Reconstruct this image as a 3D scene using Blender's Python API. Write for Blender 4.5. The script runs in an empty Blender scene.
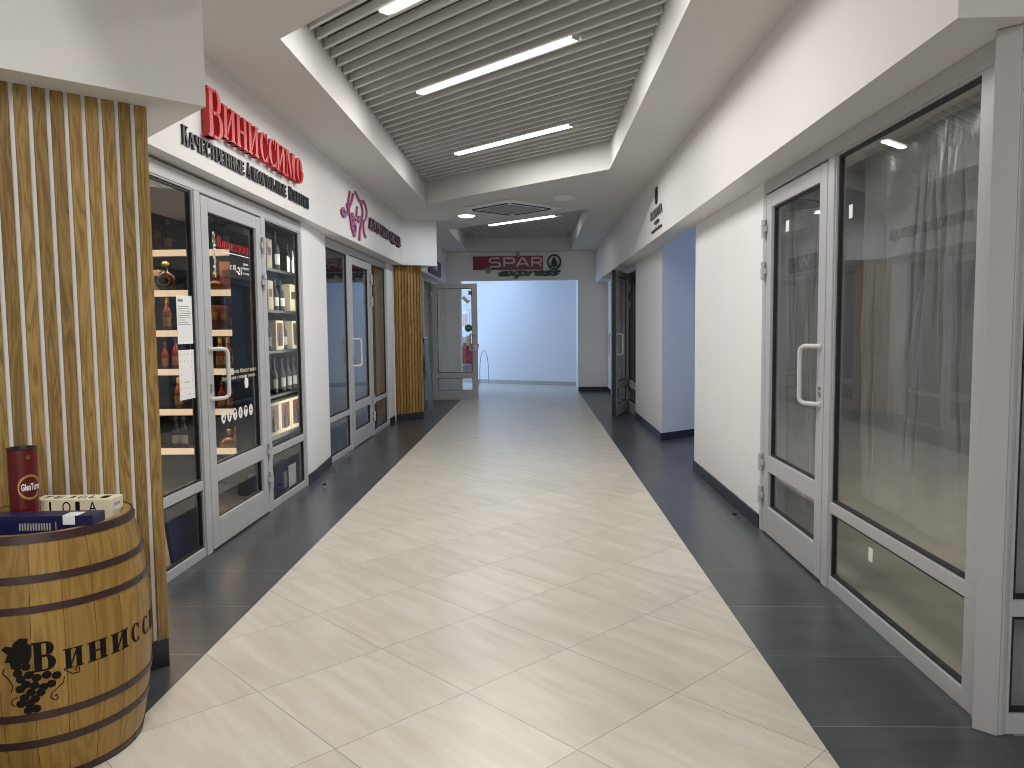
import bpy, bmesh, math, random
from mathutils import Vector, Matrix
random.seed(7)
S = bpy.context.scene
C = S.collection
PI = math.pi
R = math.radians

# ------------------------------------------------------------------ materials
def nodes(name):
    m = bpy.data.materials.new(name); m.use_nodes = True
    nt = m.node_tree; nt.nodes.clear()
    out = nt.nodes.new('ShaderNodeOutputMaterial')
    return m, nt, out
def N(nt, t, **k):
    n = nt.nodes.new(t)
    for a, b in k.items():
        if a.startswith('i_'): n.inputs[a[2:].replace('_', ' ')].default_value = b
        else: setattr(n, a, b)
    return n
def bsdf(nt, out, col, rough=.5, metal=0, spec=.5):
    b = nt.nodes.new('ShaderNodeBsdfPrincipled')
    b.inputs['Base Color'].default_value = (*col, 1); b.inputs['Roughness'].default_value = rough
    b.inputs['Metallic'].default_value = metal; b.inputs['Specular IOR Level'].default_value = spec
    nt.links.new(b.outputs[0], out.inputs[0]); return b
def plain(name, col, rough=.5, metal=0, spec=.5, var=.06, scale=6., bump=0.0):
    m, nt, out = nodes(name); b = bsdf(nt, out, col, rough, metal, spec)
    tc = N(nt, 'ShaderNodeTexCoord'); no = N(nt, 'ShaderNodeTexNoise'); no.inputs['Scale'].default_value = scale; no.inputs['Detail'].default_value = 4
    nt.links.new(tc.outputs['Object'], no.inputs['Vector'])
    mx = N(nt, 'ShaderNodeMix', data_type='RGBA')
    mx.inputs[6].default_value = (*[c * (1 - var) for c in col], 1); mx.inputs[7].default_value = (*[min(1, c * (1 + var)) for c in col], 1)
    nt.links.new(no.outputs[0], mx.inputs[0]); nt.links.new(mx.outputs[2], b.inputs['Base Color'])
    if bump:
        n2 = N(nt, 'ShaderNodeTexNoise'); n2.inputs['Scale'].default_value = scale * 25
        nt.links.new(tc.outputs['Object'], n2.inputs['Vector'])
        bp = N(nt, 'ShaderNodeBump'); bp.inputs['Strength'].default_value = bump; bp.inputs['Distance'].default_value = .002
        nt.links.new(n2.outputs[0], bp.inputs['Height']); nt.links.new(bp.outputs[0], b.inputs['Normal'])
    return m
def glow(name, col, st):
    m, nt, out = nodes(name); e = N(nt, 'ShaderNodeEmission'); e.inputs[0].default_value = (*col, 1); e.inputs[1].default_value = st
    nt.links.new(e.outputs[0], out.inputs[0]); return m
def glassmat(name, tint=(.9, .93, .92), f0=.045):
    m, nt, out = nodes(name)
    tr = N(nt, 'ShaderNodeBsdfTransparent'); tr.inputs[0].default_value = (*tint, 1)
    gl = N(nt, 'ShaderNodeBsdfGlossy'); gl.inputs['Roughness'].default_value = .0
    lw = N(nt, 'ShaderNodeLayerWeight'); lw.inputs[0].default_value = .5
    pw = N(nt, 'ShaderNodeMath', operation='POWER'); pw.inputs[1].default_value = 5
    ma = N(nt, 'ShaderNodeMath', operation='MULTIPLY_ADD'); ma.inputs[1].default_value = 1 - f0; ma.inputs[2].default_value = f0
    mx = N(nt, 'ShaderNodeMixShader')
    L = nt.links.new
    L(lw.outputs['Facing'], pw.inputs[0]); L(pw.outputs[0], ma.inputs[0]); L(ma.outputs[0], mx.inputs[0])
    L(tr.outputs[0], mx.inputs[1]); L(gl.outputs[0], mx.inputs[2]); L(mx.outputs[0], out.inputs[0]); return m
def woodmat(name, c1, c2, c3, scale=1.0, rough=.5, axis='Z', seamless=False):
    m, nt, out = nodes(name); b = bsdf(nt, out, c2, rough, spec=.3); L = nt.links.new
    tc = N(nt, 'ShaderNodeTexCoord'); geo = N(nt, 'ShaderNodeNewGeometry')
    off = N(nt, 'ShaderNodeVectorMath', operation='SCALE'); off.inputs[0].default_value = (37, 21, 53); L(geo.outputs['Random Per Island'], off.inputs['Scale'])
    add = N(nt, 'ShaderNodeVectorMath', operation='ADD'); L(tc.outputs['Object'], add.inputs[0]); L(off.outputs[0], add.inputs[1])
    mp = N(nt, 'ShaderNodeMapping')
    sc = {'Z': (14, 14, 1.1), 'X': (1.1, 14, 14)}[axis]
    mp.inputs['Scale'].default_value = tuple(s * scale for s in sc); L(add.outputs[0], mp.inputs[0])
    n1 = N(nt, 'ShaderNodeTexNoise'); n1.inputs['Scale'].default_value = 1.6; n1.inputs['Detail'].default_value = 3; n1.inputs['Distortion'].default_value = .6; L(mp.outputs[0], n1.inputs['Vector'])
    ring = N(nt, 'ShaderNodeMath', operation='MULTIPLY'); ring.inputs[1].default_value = 15; L(n1.outputs[0], ring.inputs[0])
    fr = N(nt, 'ShaderNodeMath', operation='PINGPONG'); fr.inputs[1].default_value = 1; L(ring.outputs[0], fr.inputs[0])
    n2 = N(nt, 'ShaderNodeTexNoise'); n2.inputs['Scale'].default_value = 12; n2.inputs['Detail'].default_value = 5; L(mp.outputs[0], n2.inputs['Vector'])
    cr = N(nt, 'ShaderNodeValToRGB'); cr.color_ramp.elements[0].color = (*c1, 1); cr.color_ramp.elements[1].color = (*c3, 1)
    e = cr.color_ramp.elements.new(.5); e.color = (*c2, 1)
    mm = N(nt, 'ShaderNodeMix'); mm.inputs[0].default_value = .34; L(fr.outputs[0], mm.inputs[2]); L(n2.outputs[0], mm.inputs[3]); L(mm.outputs[0], cr.inputs[0])
    hsv = N(nt, 'ShaderNodeHueSaturation'); L(cr.outputs[0], hsv.inputs['Color'])
    mr = N(nt, 'ShaderNodeMapRange'); mr.inputs[3].default_value = .78; mr.inputs[4].default_value = 1.2; L(geo.outputs['Random Per Island'], mr.inputs[0]); L(mr.outputs[0], hsv.inputs['Value'])
    L(hsv.outputs[0], b.inputs['Base Color'])
    bp = N(nt, 'ShaderNodeBump'); bp.inputs['Strength'].default_value = .15; bp.inputs['Distance'].default_value = .002; L(mm.outputs[0], bp.inputs['Height']); L(bp.outputs[0], b.inputs['Normal'])
    return m
def tilemat(name, size, rot, origin, colA, colB, grout, gw, rough, streak_rot, streak_scale, streak_amt, one_axis=False, tilevar=.08, rough_var=.02):
    m, nt, out = nodes(name); b = bsdf(nt, out, colA, rough); L = nt.links.new
    tc = N(nt, 'ShaderNodeTexCoord'); sub = N(nt, 'ShaderNodeVectorMath', operation='SUBTRACT'); sub.inputs[1].default_value = (*origin, 0); L(tc.outputs['Object'], sub.inputs[0])
    vr = N(nt, 'ShaderNodeVectorRotate', rotation_type='Z_AXIS'); vr.inputs['Angle'].default_value = rot; L(sub.outputs[0], vr.inputs['Vector'])
    dv = N(nt, 'ShaderNodeVectorMath', operation='SCALE'); dv.inputs['Scale'].default_value = 1 / size; L(vr.outputs[0], dv.inputs[0])
    sp = N(nt, 'ShaderNodeSeparateXYZ'); L(dv.outputs[0], sp.inputs[0])
    def edge(sock):
        f = N(nt, 'ShaderNodeMath', operation='FRACT'); L(sock, f.inputs[0])
        s = N(nt, 'ShaderNodeMath', operation='SUBTRACT'); s.inputs[1].default_value = .5; L(f.outputs[0], s.inputs[0])
        a = N(nt, 'ShaderNodeMath', operation='ABSOLUTE'); L(s.outputs[0], a.inputs[0])
        g = N(nt, 'ShaderNodeMath', operation='GREATER_THAN'); g.inputs[1].default_value = .5 - gw / size / 2; L(a.outputs[0], g.inputs[0]); return g
    ey = edge(sp.outputs['Y'])
    if one_axis: ed = ey
    else:
        ed = N(nt, 'ShaderNodeMath', operation='MAXIMUM'); L(ey.outputs[0], ed.inputs[0]); L(edge(sp.outputs['X']).outputs[0], ed.inputs[1])
    fl = N(nt, 'ShaderNodeVectorMath', operation='FLOOR'); L(dv.outputs[0], fl.inputs[0])
    wn = N(nt, 'ShaderNodeTexWhiteNoise', noise_dimensions='3D'); L(fl.outputs[0], wn.inputs['Vector'])
    # veins : each tile looks up its own part of a stretched noise
    ofs = N(nt, 'ShaderNodeVectorMath', operation='SCALE'); ofs.inputs['Scale'].default_value = 40; L(wn.outputs['Color'], ofs.inputs[0])
    ad = N(nt, 'ShaderNodeVectorMath', operation='ADD'); L(sub.outputs[0], ad.inputs[0]); L(ofs.outputs[0], ad.inputs[1])
    mp = N(nt, 'ShaderNodeMapping', vector_type='TEXTURE'); mp.inputs['Rotation'].default_value = (0, 0, streak_rot); mp.inputs['Scale'].default_value = (1, .16, 1); L(ad.outputs[0], mp.inputs[0])
    no = N(nt, 'ShaderNodeTexNoise'); no.inputs['Scale'].default_value = streak_scale; no.inputs['Detail'].default_value = 4; no.inputs['Roughness'].default_value = .55; no.inputs['Distortion'].default_value = .4; L(mp.outputs[0], no.inputs['Vector'])
    cr = N(nt, 'ShaderNodeMapRange'); cr.inputs[1].default_value = .35; cr.inputs[2].default_value = .68; cr.inputs[4].default_value = streak_amt; L(no.outputs[0], cr.inputs[0])
    mx = N(nt, 'ShaderNodeMix', data_type='RGBA'); mx.inputs[6].default_value = (*colA, 1); mx.inputs[7].default_value = (*colB, 1); L(cr.outputs[0], mx.inputs[0])
    hs = N(nt, 'ShaderNodeHueSaturation'); mr = N(nt, 'ShaderNodeMapRange'); mr.inputs[3].default_value = 1 - tilevar; mr.inputs[4].default_value = 1 + tilevar; L(wn.outputs['Value'], mr.inputs[0]); L(mr.outputs[0], hs.inputs['Value']); L(mx.outputs[2], hs.inputs['Color'])
    m2 = N(nt, 'ShaderNodeMix', data_type='RGBA'); L(ed.outputs[0], m2.inputs[0]); L(hs.outputs[0], m2.inputs[6]); m2.inputs[7].default_value = (*grout, 1); L(m2.outputs[2], b.inputs['Base Color'])
    rr = N(nt, 'ShaderNodeMapRange'); rr.inputs[3].default_value = rough; rr.inputs[4].default_value = rough + rough_var; L(no.outputs[0], rr.inputs[0]); L(rr.outputs[0], b.inputs['Roughness'])
    return m

M = {}
M['wall'] = plain('white_wall_paint', (.82, .82, .815), .55, var=.025, scale=2.5, bump=.08)
M['ceil'] = plain('ceiling_paint', (.68, .67, .65), .65, var=.025, scale=2)
M['bulk'] = plain('bulkhead_paint', (.74, .725, .71), .6, var=.02, scale=2)
M['alu'] = plain('grey_powder_coat', (.46, .463, .475), .36, var=.03, scale=30)
M['alu_dark'] = plain('dark_gap', (.03, .03, .032), .6)
M['gasket'] = plain('black_rubber', (.012, .012, .013), .5)
M['handle'] = plain('handle_coat', (.62, .62, .61), .3, var=.02)
M['steel'] = plain('brushed_steel', (.55, .55, .55), .3, metal=1)
M['glass'] = glassmat('shop_glass', (.95, .956, .953), .055)
M['slat'] = plain('grille_slat', (.64, .625, .60), .45, var=.03)
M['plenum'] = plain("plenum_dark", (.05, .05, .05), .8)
M['lamp'] = glow('led_diffuser', (1, .97, .92), 5.0)
M['fillglow'] = glow('fill_panel_glow', (.95, 1, .97), 1.2)  # glow of the panel added in the empty shop
M['lampc'] = glow('led_disc', (.93, .96, 1), 4.0)
M['oak'] = woodmat('oak_batten', (.15, .086, .026), (.30, .188, .064), (.40, .265, .100), rough=.48)
M['barrel'] = woodmat('barrel_oak', (.20, .115, .026), (.27, .160, .040), (.33, .205, .060), scale=.45, rough=.4)
M['hoop'] = plain('dark_hoop', (.035, .014, .014), .42, var=.3, scale=20)
M['ink'] = plain('stencil_ink', (.008, .006, .005), .7, spec=.15, var=.4, scale=30)
M['red'] = plain('red_acrylic', (.50, .014, .020), .35, var=.02)
M['black'] = plain('black_acrylic', (.012, .011, .014), .4)
M['plum'] = plain('plum_acrylic', (.06, .010, .035), .4, var=.1)
M['pink'] = plain('pink_acrylic', (.30, .045, .16), .4, var=.25, scale=4)
M['greyl'] = plain('grey_letter', (.10, .10, .10), .4)
M['sred'] = plain('sign_red', (.24, .010, .022), .4, var=.03)
M['sgreen'] = plain('sign_green', (.006, .05, .040), .4, var=.05)
M['smetal'] = plain('sign_silver', (.60, .60, .60), .4)
M['purple'] = plain('sign_purple', (.035, .012, .10), .4)
M['paper'] = plain('white_paper', (.84, .84, .83), .7, var=.01)
M['cream'] = plain('cream_card', (.74, .68, .50), .5, var=.04)
M['navy'] = plain('navy_card', (.006, .008, .062), .35, var=.1)
M['maroon'] = plain('maroon_tin', (.105, .006, .006), .3, var=.05)
M['white'] = plain('white_plastic', (.8, .8, .8), .4)
M['gold'] = plain('gold_print', (.50, .32, .10), .35, metal=.5)
M['amber'] = plain('amber_glass', (.16, .05, .015), .12, var=.3)
M['brownglass'] = plain('brown_bottle_glass', (.05, .018, .008), .1, var=.3)
M['dkglass'] = plain('dark_bottle_glass', (.012, .012, .014), .08, var=.3)
M['redglass'] = plain('red_bottle_glass', (.20, .02, .012), .12, var=.3)
M['orange'] = plain('copper_card', (.42, .17, .06), .4, var=.25, scale=14)
M['brown'] = plain('brown_card', (.14, .05, .025), .45, var=.2, scale=14)
M['shelfdark'] = plain('dark_laminate', (.016, .017, .022), .3, var=.1)
M['shelflit'] = glow('shelf_edge_glow', (1, .72, .46), 1.15)  # light on the shelf fronts put in as emission
M['ledwarm'] = glow('warm_led_strip', (1, .72, .42), 2.0)
M['concrete'] = plain('concrete_floor', (.46, .42, .34), .8, var=.25, scale=2.5)
M['shopwall'] = plain('shop_wall', (.35, .35, .36), .7)
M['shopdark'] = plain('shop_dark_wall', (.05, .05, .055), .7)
M['skirt'] = plain('dark_skirting_tile', (.024, .027, .036), .35, var=.1)
M['gskirt'] = plain('grey_skirting_tile', (.36, .37, .36), .5)
M['bluew'] = plain('daylight_tinted_paint', (.66, .69, .74), .6, var=.02, scale=2)  # white wall paint with the hall's bluish daylight tinted in
M['cartred'] = plain('red_basket', (.34, .008, .02), .4)
M['greyp'] = plain('grey_plastic', (.22, .23, .25), .5)
M['pale'] = plain('pale_pink_print', (.62, .48, .46), .6)
M['stgreen'] = plain('green_sticker', (.01, .14, .03), .5)
M['warmwood'] = woodmat('warm_cabinet_wood', (.20, .07, .02), (.30, .11, .03), (.38, .15, .05))
TH = .7828
M['tileL'] = tilemat('light_porcelain', .6, TH, (-1.1335, 3.0119), (.530, .490, .415), (.645, .618, .555), (.27, .24, .20), .0035, .30, R(-48), 2.0, .8, tilevar=.04)
M['tileD'] = tilemat('dark_porcelain', .608, 0, (0, 2.76), (.046, .052, .060), (.068, .075, .083), (.26, .26, .25), .004, .27, 0, 2.4, .9, one_axis=True, tilevar=.14)
m, nt, out = nodes('plastic_film')     # thin clear sheeting
tr = N(nt, 'ShaderNodeBsdfTransparent'); tr.inputs[0].default_value = (.96, .97, .96, 1)
df = N(nt, 'ShaderNodeBsdfDiffuse'); df.inputs[0].default_value = (.6, .62, .6, 1)
gl = N(nt, 'ShaderNodeBsdfGlossy'); gl.inputs['Roughness'].default_value = .22
a1 = N(nt, 'ShaderNodeMixShader'); a1.inputs[0].default_value = .45; a2 = N(nt, 'ShaderNodeMixShader')
lw = N(nt, 'ShaderNodeLayerWeight'); lw.inputs[0].default_value = .3
mr = N(nt, 'ShaderNodeMapRange'); mr.inputs[3].default_value = .05; mr.inputs[4].default_value = .9
nt.links.new(lw.outputs['Facing'], mr.inputs[0]); nt.links.new(mr.outputs[0], a2.inputs[0])
nt.links.new(df.outputs[0], a1.inputs[1]); nt.links.new(gl.outputs[0], a1.inputs[2]); nt.links.new(tr.outputs[0], a2.inputs[1]); nt.links.new(a1.outputs[0], a2.inputs[2]); nt.links.new(a2.outputs[0], out.inputs[0])
M['film'] = m

# ------------------------------------------------------------------ mesh helpers
I4 = Matrix.Identity(4)
def frame(o, u, n):
    """u along, n outward, z up: local (u, n, z) -> world"""
    u = Vector((*u, 0)).normalized(); n = Vector((*n, 0)).normalized()
    m = Matrix.Identity(4); m.col[0][:3] = u; m.col[1][:3] = n; m.col[2][:3] = (0, 0, 1); m.col[3][:3] = (*o, 0) if len(o) == 2 else o
    return m
class MB:
    def __init__(s): s.bm = bmesh.new(); s.mi = 0
    def _f(s, vs):
        try:
            f = s.bm.faces.new(vs); f.material_index = s.mi; return f
        except ValueError: return None
    def box(s, a, b, F=I4):
        (x0, y0, z0), (x1, y1, z1) = a, b
        v = [s.bm.verts.new(F @ Vector(p)) for p in ((x0, y0, z0), (x1, y0, z0), (x1, y1, z0), (x0, y1, z0), (x0, y0, z1), (x1, y0, z1), (x1, y1, z1), (x0, y1, z1))]
        for q in ((0, 3, 2, 1), (4, 5, 6, 7), (0, 1, 5, 4), (1, 2, 6, 5), (2, 3, 7, 6), (3, 0, 4, 7)): s._f([v[i] for i in q])
        return s
    def quad(s, pts, F=I4):
        s._f([s.bm.verts.new(F @ Vector(p)) for p in pts]); return s
    def prism(s, poly, d0, d1, F=I4):
        """poly in (u, z), extruded along the frame's normal"""
        a = [s.bm.verts.new(F @ Vector((p[0], d0, p[1]))) for p in poly]; b = [s.bm.verts.new(F @ Vector((p[0], d1, p[1]))) for p in poly]
        s._f(a[::-1]); s._f(b); n = len(poly)
        for i in range(n): s._f([a[i], a[(i + 1) % n], b[(i + 1) % n], b[i]])
        return s
    def plan(s, poly, z0, z1):
        a = [s.bm.verts.new((p[0], p[1], z0)) for p in poly]; b = [s.bm.verts.new((p[0], p[1], z1)) for p in poly]
        s._f(a[::-1]); s._f(b); n = len(poly)
        for i in range(n): s._f([a[i], a[(i + 1) % n], b[(i + 1) % n], b[i]])
        return s
    def tube(s, pts, r, seg=10, F=I4, cap=True):
        P = [F @ Vector(p) for p in pts]; rings = []
        up = None
        for i, p in enumerate(P):
            t = (P[min(i + 1, len(P) - 1)] - P[max(i - 1, 0)]).normalized()
            if up is None:
                up = t.orthogonal().normalized()
            up = (up - t * up.dot(t)).normalized(); w = t.cross(up)
            rr = r[i] if isinstance(r, (list, tuple)) else r
            rings.append([s.bm.verts.new(p + (up * math.cos(a) + w * math.sin(a)) * rr) for a in [2 * PI * k / seg for k in range(seg)]])
        for A, B in zip(rings, rings[1:]):
            for k in range(seg): s._f([A[k], A[(k + 1) % seg], B[(k + 1) % seg], B[k]])
        if cap: s._f(rings[0][::-1]); s._f(rings[-1])
        return s
    def lathe(s, prof, c=(0, 0, 0), seg=24, a0=0, a1=2 * PI, sx=1, sy=1, F=I4):
        full = abs(a1 - a0 - 2 * PI) < 1e-6; n = seg if full else seg + 1
        rings = []
        for r, z in prof:
            if r < 1e-6: rings.append([s.bm.verts.new(F @ Vector((c[0], c[1], c[2] + z)))]); continue
            rings.append([s.bm.verts.new(F @ Vector((c[0] + sx * r * math.cos(a0 + (a1 - a0) * k / seg), c[1] + sy * r * math.sin(a0 + (a1 - a0) * k / seg), c[2] + z))) for k in range(n)])
        for A, B in zip(rings, rings[1:]):
            for k in range(seg):
                k2 = (k + 1) % n
                if len(A) == 1 and len(B) == 1: continue
                if len(A) == 1: s._f([A[0], B[k2], B[k]])
                elif len(B) == 1: s._f([A[k], A[k2], B[0]])
                else: s._f([A[k], A[k2], B[k2], B[k]])
        return s
def tag(o, label=None, cat=None, group=None, kind=None):
    for k, v in (('label', label), ('category', cat), ('group', group), ('kind', kind)):
        if v: o[k] = v
    return o
def thing(name, label, cat, loc=(0, 0, 0), group=None, kind=None, rz=0):
    o = bpy.data.objects.new(name, None); o.empty_display_size = .1; C.objects.link(o); o.location = loc; o.rotation_euler = (0, 0, rz)
    return tag(o, label, cat, group, kind)
def obj(name, mb, mats, parent=None, smooth=None, bevel=0, label=None, local=False):
    """one mesh object; coordinates are world ones unless local (then relative to the parent)"""
    bmesh.ops.recalc_face_normals(mb.bm, faces=mb.bm.faces)
    me = bpy.data.meshes.new(name); mb.bm.to_mesh(me); mb.bm.free()
    for q in (mats if isinstance(mats, (list, tuple)) else [mats]): me.materials.append(M[q])
    o = bpy.data.objects.new(name, me); C.objects.link(o)
    if smooth is not None:
        for p in me.polygons: p.use_smooth = True
        me.set_sharp_from_angle(angle=R(smooth))
    if parent is not None:
        o.parent = parent
        if not local:
            g = parent
            base = Vector((0, 0, 0))
            while g is not None: base += Vector(g.location); g = g.parent
            o.location = -base
    if bevel:
        b = o.modifiers.new('edge', 'BEVEL'); b.width = bevel; b.segments = 2; b.limit_method = 'ANGLE'
    if label: o['label'] = label
    return o
def struct(name, mb, mats, label=None, cat=None, parent=None, **k):
    o = obj(name, mb, mats, parent, **k)
    if parent is None: tag(o, label, cat, kind='structure')
    return o
def kids(o): return [c for c in C.objects if c.parent == o]
def copy_tree(o, parent=None, loc=None, label=None, rz=None):
    c = o.copy(); C.objects.link(c)
    if parent is not None: c.parent = parent
    for ch in kids(o): copy_tree(ch, c)
    if loc is not None: c.location = loc
    if label: c['label'] = label
    if rz is not None: c.rotation_euler = (0, 0, rz)
    return c

# ------------------------------------------------------------------ lettering
def arc(cx, cy, rx, ry, a0, a1, n=10): return [(cx + rx * math.cos(R(a0 + (a1 - a0) * k / n)), cy + ry * math.sin(R(a0 + (a1 - a0) * k / n))) for k in range(n + 1)]
def ringquads(cx, cy, rx, ry, ix, iy, a0, a1, n=10):
    o = arc(cx, cy, rx, ry, a0, a1, n); i = arc(cx, cy, ix, iy, a0, a1, n)
    return [[o[k], o[k + 1], i[k + 1], i[k]] for k in range(n)]
def rc(x0, y0, x1, y1): return [(x0, y0), (x1, y0), (x1, y1), (x0, y1)]
W_ = .17; T_ = .06; SV = .055
def stem(x, y0=0, y1=1): return [rc(x, y0, x + W_, y1)] + ([rc(x - SV, y0, x + W_ + SV, y0 + T_)] if y0 == 0 else []) + ([rc(x - SV, y1 - T_, x + W_ + SV, y1)] if y1 == 1 else [])
def bowl(x, y0, y1, w): return [rc(x, y0, x + w * .4, y0 + T_), rc(x, y1 - T_, x + w * .4, y1)] + ringquads(x + w * .35, (y0 + y1) / 2, w * .65, (y1 - y0) / 2, w * .65 - W_, (y1 - y0) / 2 - T_, -90, 90)
def glyph(ch):
    """bold condensed serif capitals, one unit tall -> (polygons, advance)"""
    x = .06
    if ch == 'В': return stem(x) + bowl(x + W_ * .9, .5, 1, .40) + bowl(x + W_ * .9, 0, .54, .44), .70
    if ch == 'Ь': return stem(x) + bowl(x + W_ * .9, 0, .54, .42), .66
    if ch == 'Ы': return stem(x) + bowl(x + W_ * .9, 0, .54, .38) + stem(.66), .94
    if ch == 'Р': return stem(x) + bowl(x + W_ * .9, .44, 1, .42), .64
    if ch == 'И': return stem(x) + stem(.50) + [[(x + W_ - .02, .06), (x + W_ - .02, .26), (.52, .94), (.52, .74)]], .76
    if ch == 'Н': return stem(x) + stem(.48) + [rc(x + W_, .46, .48, .54)], .74
    if ch == 'П': return stem(x) + stem(.48) + [rc(x + W_, .94, .48, 1)], .74
    if ch == 'Г': return stem(x) + [rc(x + W_, .94, .54, 1), [(.54, 1), (.54, .70), (.50, .70), (.46, .94), (.46, 1)]], .58
    if ch == 'Т': return stem(.22) + [rc(.02, .93, .60, 1), rc(.02, .70, .06, .95), rc(.56, .70, .60, .95)], .62
    if ch == 'Е': return stem(x) + [rc(x + W_, 0, .50, T_), rc(x + W_, 1 - T_, .48, 1), rc(x + W_, .47, .40, .53), rc(.46, 0, .52, .26), rc(.44, .76, .48, 1), rc(.37, .38, .41, .62)], .58
    if ch == 'С': return ringquads(.34, .5, .32, .5, .14, .44, 48, 312, 16) + [rc(.50, .66, .56, 1), rc(.50, .02, .56, .26)], .64
    if ch == 'О': return ringquads(.34, .5, .33, .5, .14, .44, 0, 360, 22), .70
    if ch == 'М': return [rc(.08, 0, .13, 1), rc(.0, 0, .21, T_), rc(.0, .94, .2, 1)] + stem(.66) + [[(.10, 1), (.30, 1), (.48, .25), (.40, .0)], [(.40, 0), (.46, .0), (.70, .86), (.70, 1), (.64, 1)]], .92
    if ch == 'К': return stem(x) + [[(x + W_, .42), (x + W_, .52), (.50, 1), (.58, 1)], [(.30, .56), (.46, .68), (.68, 0), (.48, 0)], rc(.42, .94, .64, 1), rc(.42, 0, .72, T_)], .72
    if ch == 'А': return [[(.02, 0), (.08, 0), (.36, .96), (.30, 1)], [(.26, 1), (.40, 1), (.68, 0), (.48, 0)], rc(.15, .26, .50, .33), rc(-.03, 0, .18, T_), rc(.42, 0, .73, T_)], .72
    if ch == 'Л': return [[(.04, 0), (.10, 0), (.26, 1), (.20, 1)], rc(.2, .94, .46, 1), rc(-.01, 0, .17, T_ + .02)] + stem(.44), .70
    if ch == 'Д': return [[(.10, .06), (.17, .06), (.28, 1), (.21, 1)], rc(.2, .94, .50, 1), rc(.44, .05, .61, 1), rc(.02, 0, .70, .07), rc(.02, -.22, .08, .05), rc(.64, -.22, .70, .05)], .74
    if ch == 'Ч': return stem(.44) + ringquads(.40, .78, .34, .40, .17, .34, 180, 282, 8) + [rc(.06, .76, .23, 1), rc(.0, .94, .29, 1)], .70
    if ch == 'Я': return stem(.44) + [[(.5 - q[0] + .12, q[1]) for q in p][::-1] for p in bowl(x + .1, .44, 1, .42)] + [[(.30, .48), (.44, .48), (.2, 0), (.02, 0)], rc(-.02, 0, .26, T_)], .70
    if ch == 'Ж': return stem(.38) + [[(.02, 0), (.16, 0), (.40, .5), (.40, .62)], [(.02, 1), (.16, 1), (.40, .5), (.40, .38)], [(.91, 0), (.77, 0), (.53, .5), (.53, .62)], [(.91, 1), (.77, 1), (.53, .5), (.53, .38)], rc(-.03, 0, .2, T_), rc(-.03, .94, .2, 1), rc(.73, 0, .96, T_), rc(.73, .94, .96, 1)], .96
    return [], .36
def layout(text, width, h, caps=None):
    """glyph polygons of text squeezed to width; caps: height of a taller first letter"""
    adv = 0; items = []
    for k, ch in enumerate(text):
        g, a = glyph(ch); s = (caps / h if caps and k == 0 else 1)
        items.append((adv, g, s, ch)); adv += a * s * (0.8 if s > 1 else 1) + .035
    f = width / (adv - .035)
    return [(ch, [[((p + q[0] * s * (0.8 if s > 1 else 1)) * f, q[1] * h * s) for q in poly] for poly in g]) for p, g, s, ch in items if g]
def font_mesh(text, size, depth=.004, shear=0., width=None, bold=0.):
    c = bpy.data.curves.new('lettering', 'FONT'); c.body = text; c.size = size; c.extrude = depth / 2; c.shear = shear; c.offset = bold; c.resolution_u = 4
    o = bpy.data.objects.new('lettering', c); C.objects.link(o)
    dg = bpy.context.evaluated_depsgraph_get(); me = bpy.data.meshes.new_from_object(o.evaluated_get(dg))
    bpy.data.objects.remove(o); bpy.data.curves.remove(c)
    return me
def add_font(mb, text, F, u, z, width, height, depth, shear=0., bold=0.):
    """text from the built-in font scaled to width x height; local (u, n, z)"""
    me = font_mesh(text, 1, .1, shear, bold=bold)
    xs = [v.co.x for v in me.vertices]; ys = [v.co.y for v in me.vertices]; x0, x1, y0, y1 = min(xs), max(xs), min(ys), max(ys)
    vs = []
    for v in me.vertices:
        n = 0 if v.co.z < 0 else depth
        vs.append(mb.bm.verts.new(F @ Vector((u + (v.co.x - x0) / (x1 - x0) * width, n, z + (v.co.y - y0) / (y1 - y0) * height))))
    for p in me.polygons: mb._f([vs[i] for i in p.vertices])
    bpy.data.meshes.remove(me)
def ribbon(mb, pts, w, d0, d1, F=I4, w1=None):
    """a flat stroke of width w along pts in (u, z), extruded"""
    P = [Vector(p) for p in pts]; n = len(P)
    Q = []
    for i in range(n - 1):
        for k in range(4):
            t = k / 4; a, b, c, d = P[max(i - 1, 0)], P[i], P[i + 1], P[min(i + 2, n - 1)]
            Q.append(.5 * ((2 * b) + (c - a) * t + (2 * a - 5 * b + 4 * c - d) * t * t + (-a + 3 * b - 3 * c + d) * t ** 3))
    Q.append(P[-1]); L = []; Rr = []
    for i, q in enumerate(Q):
        t = (Q[min(i + 1, len(Q) - 1)] - Q[max(i - 1, 0)]); t = t.normalized() if t.length > 1e-9 else Vector((1, 0)); nn = Vector((-t.y, t.x)) * w / 2
        if w1: nn *= 1 + (w1 / w - 1) * i / len(Q)
        L.append(q + nn); Rr.append(q - nn)
    va = [(mb.bm.verts.new(F @ Vector((l.x, d0, l.y))), mb.bm.verts.new(F @ Vector((l.x, d1, l.y))), mb.bm.verts.new(F @ Vector((r.x, d0, r.y))), mb.bm.verts.new(F @ Vector((r.x, d1, r.y)))) for l, r in zip(L, Rr)]
    for A, B in zip(va, va[1:]):
        mb._f([A[0], B[0], B[1], A[1]]); mb._f([A[2], A[3], B[3], B[2]]); mb._f([A[1], B[1], B[3], A[3]]); mb._f([A[0], A[2], B[2], B[0]])
    A = va[0]; mb._f([A[0], A[1], A[3], A[2]]); A = va[-1]; mb._f([A[0], A[2], A[3], A[1]])

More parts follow.
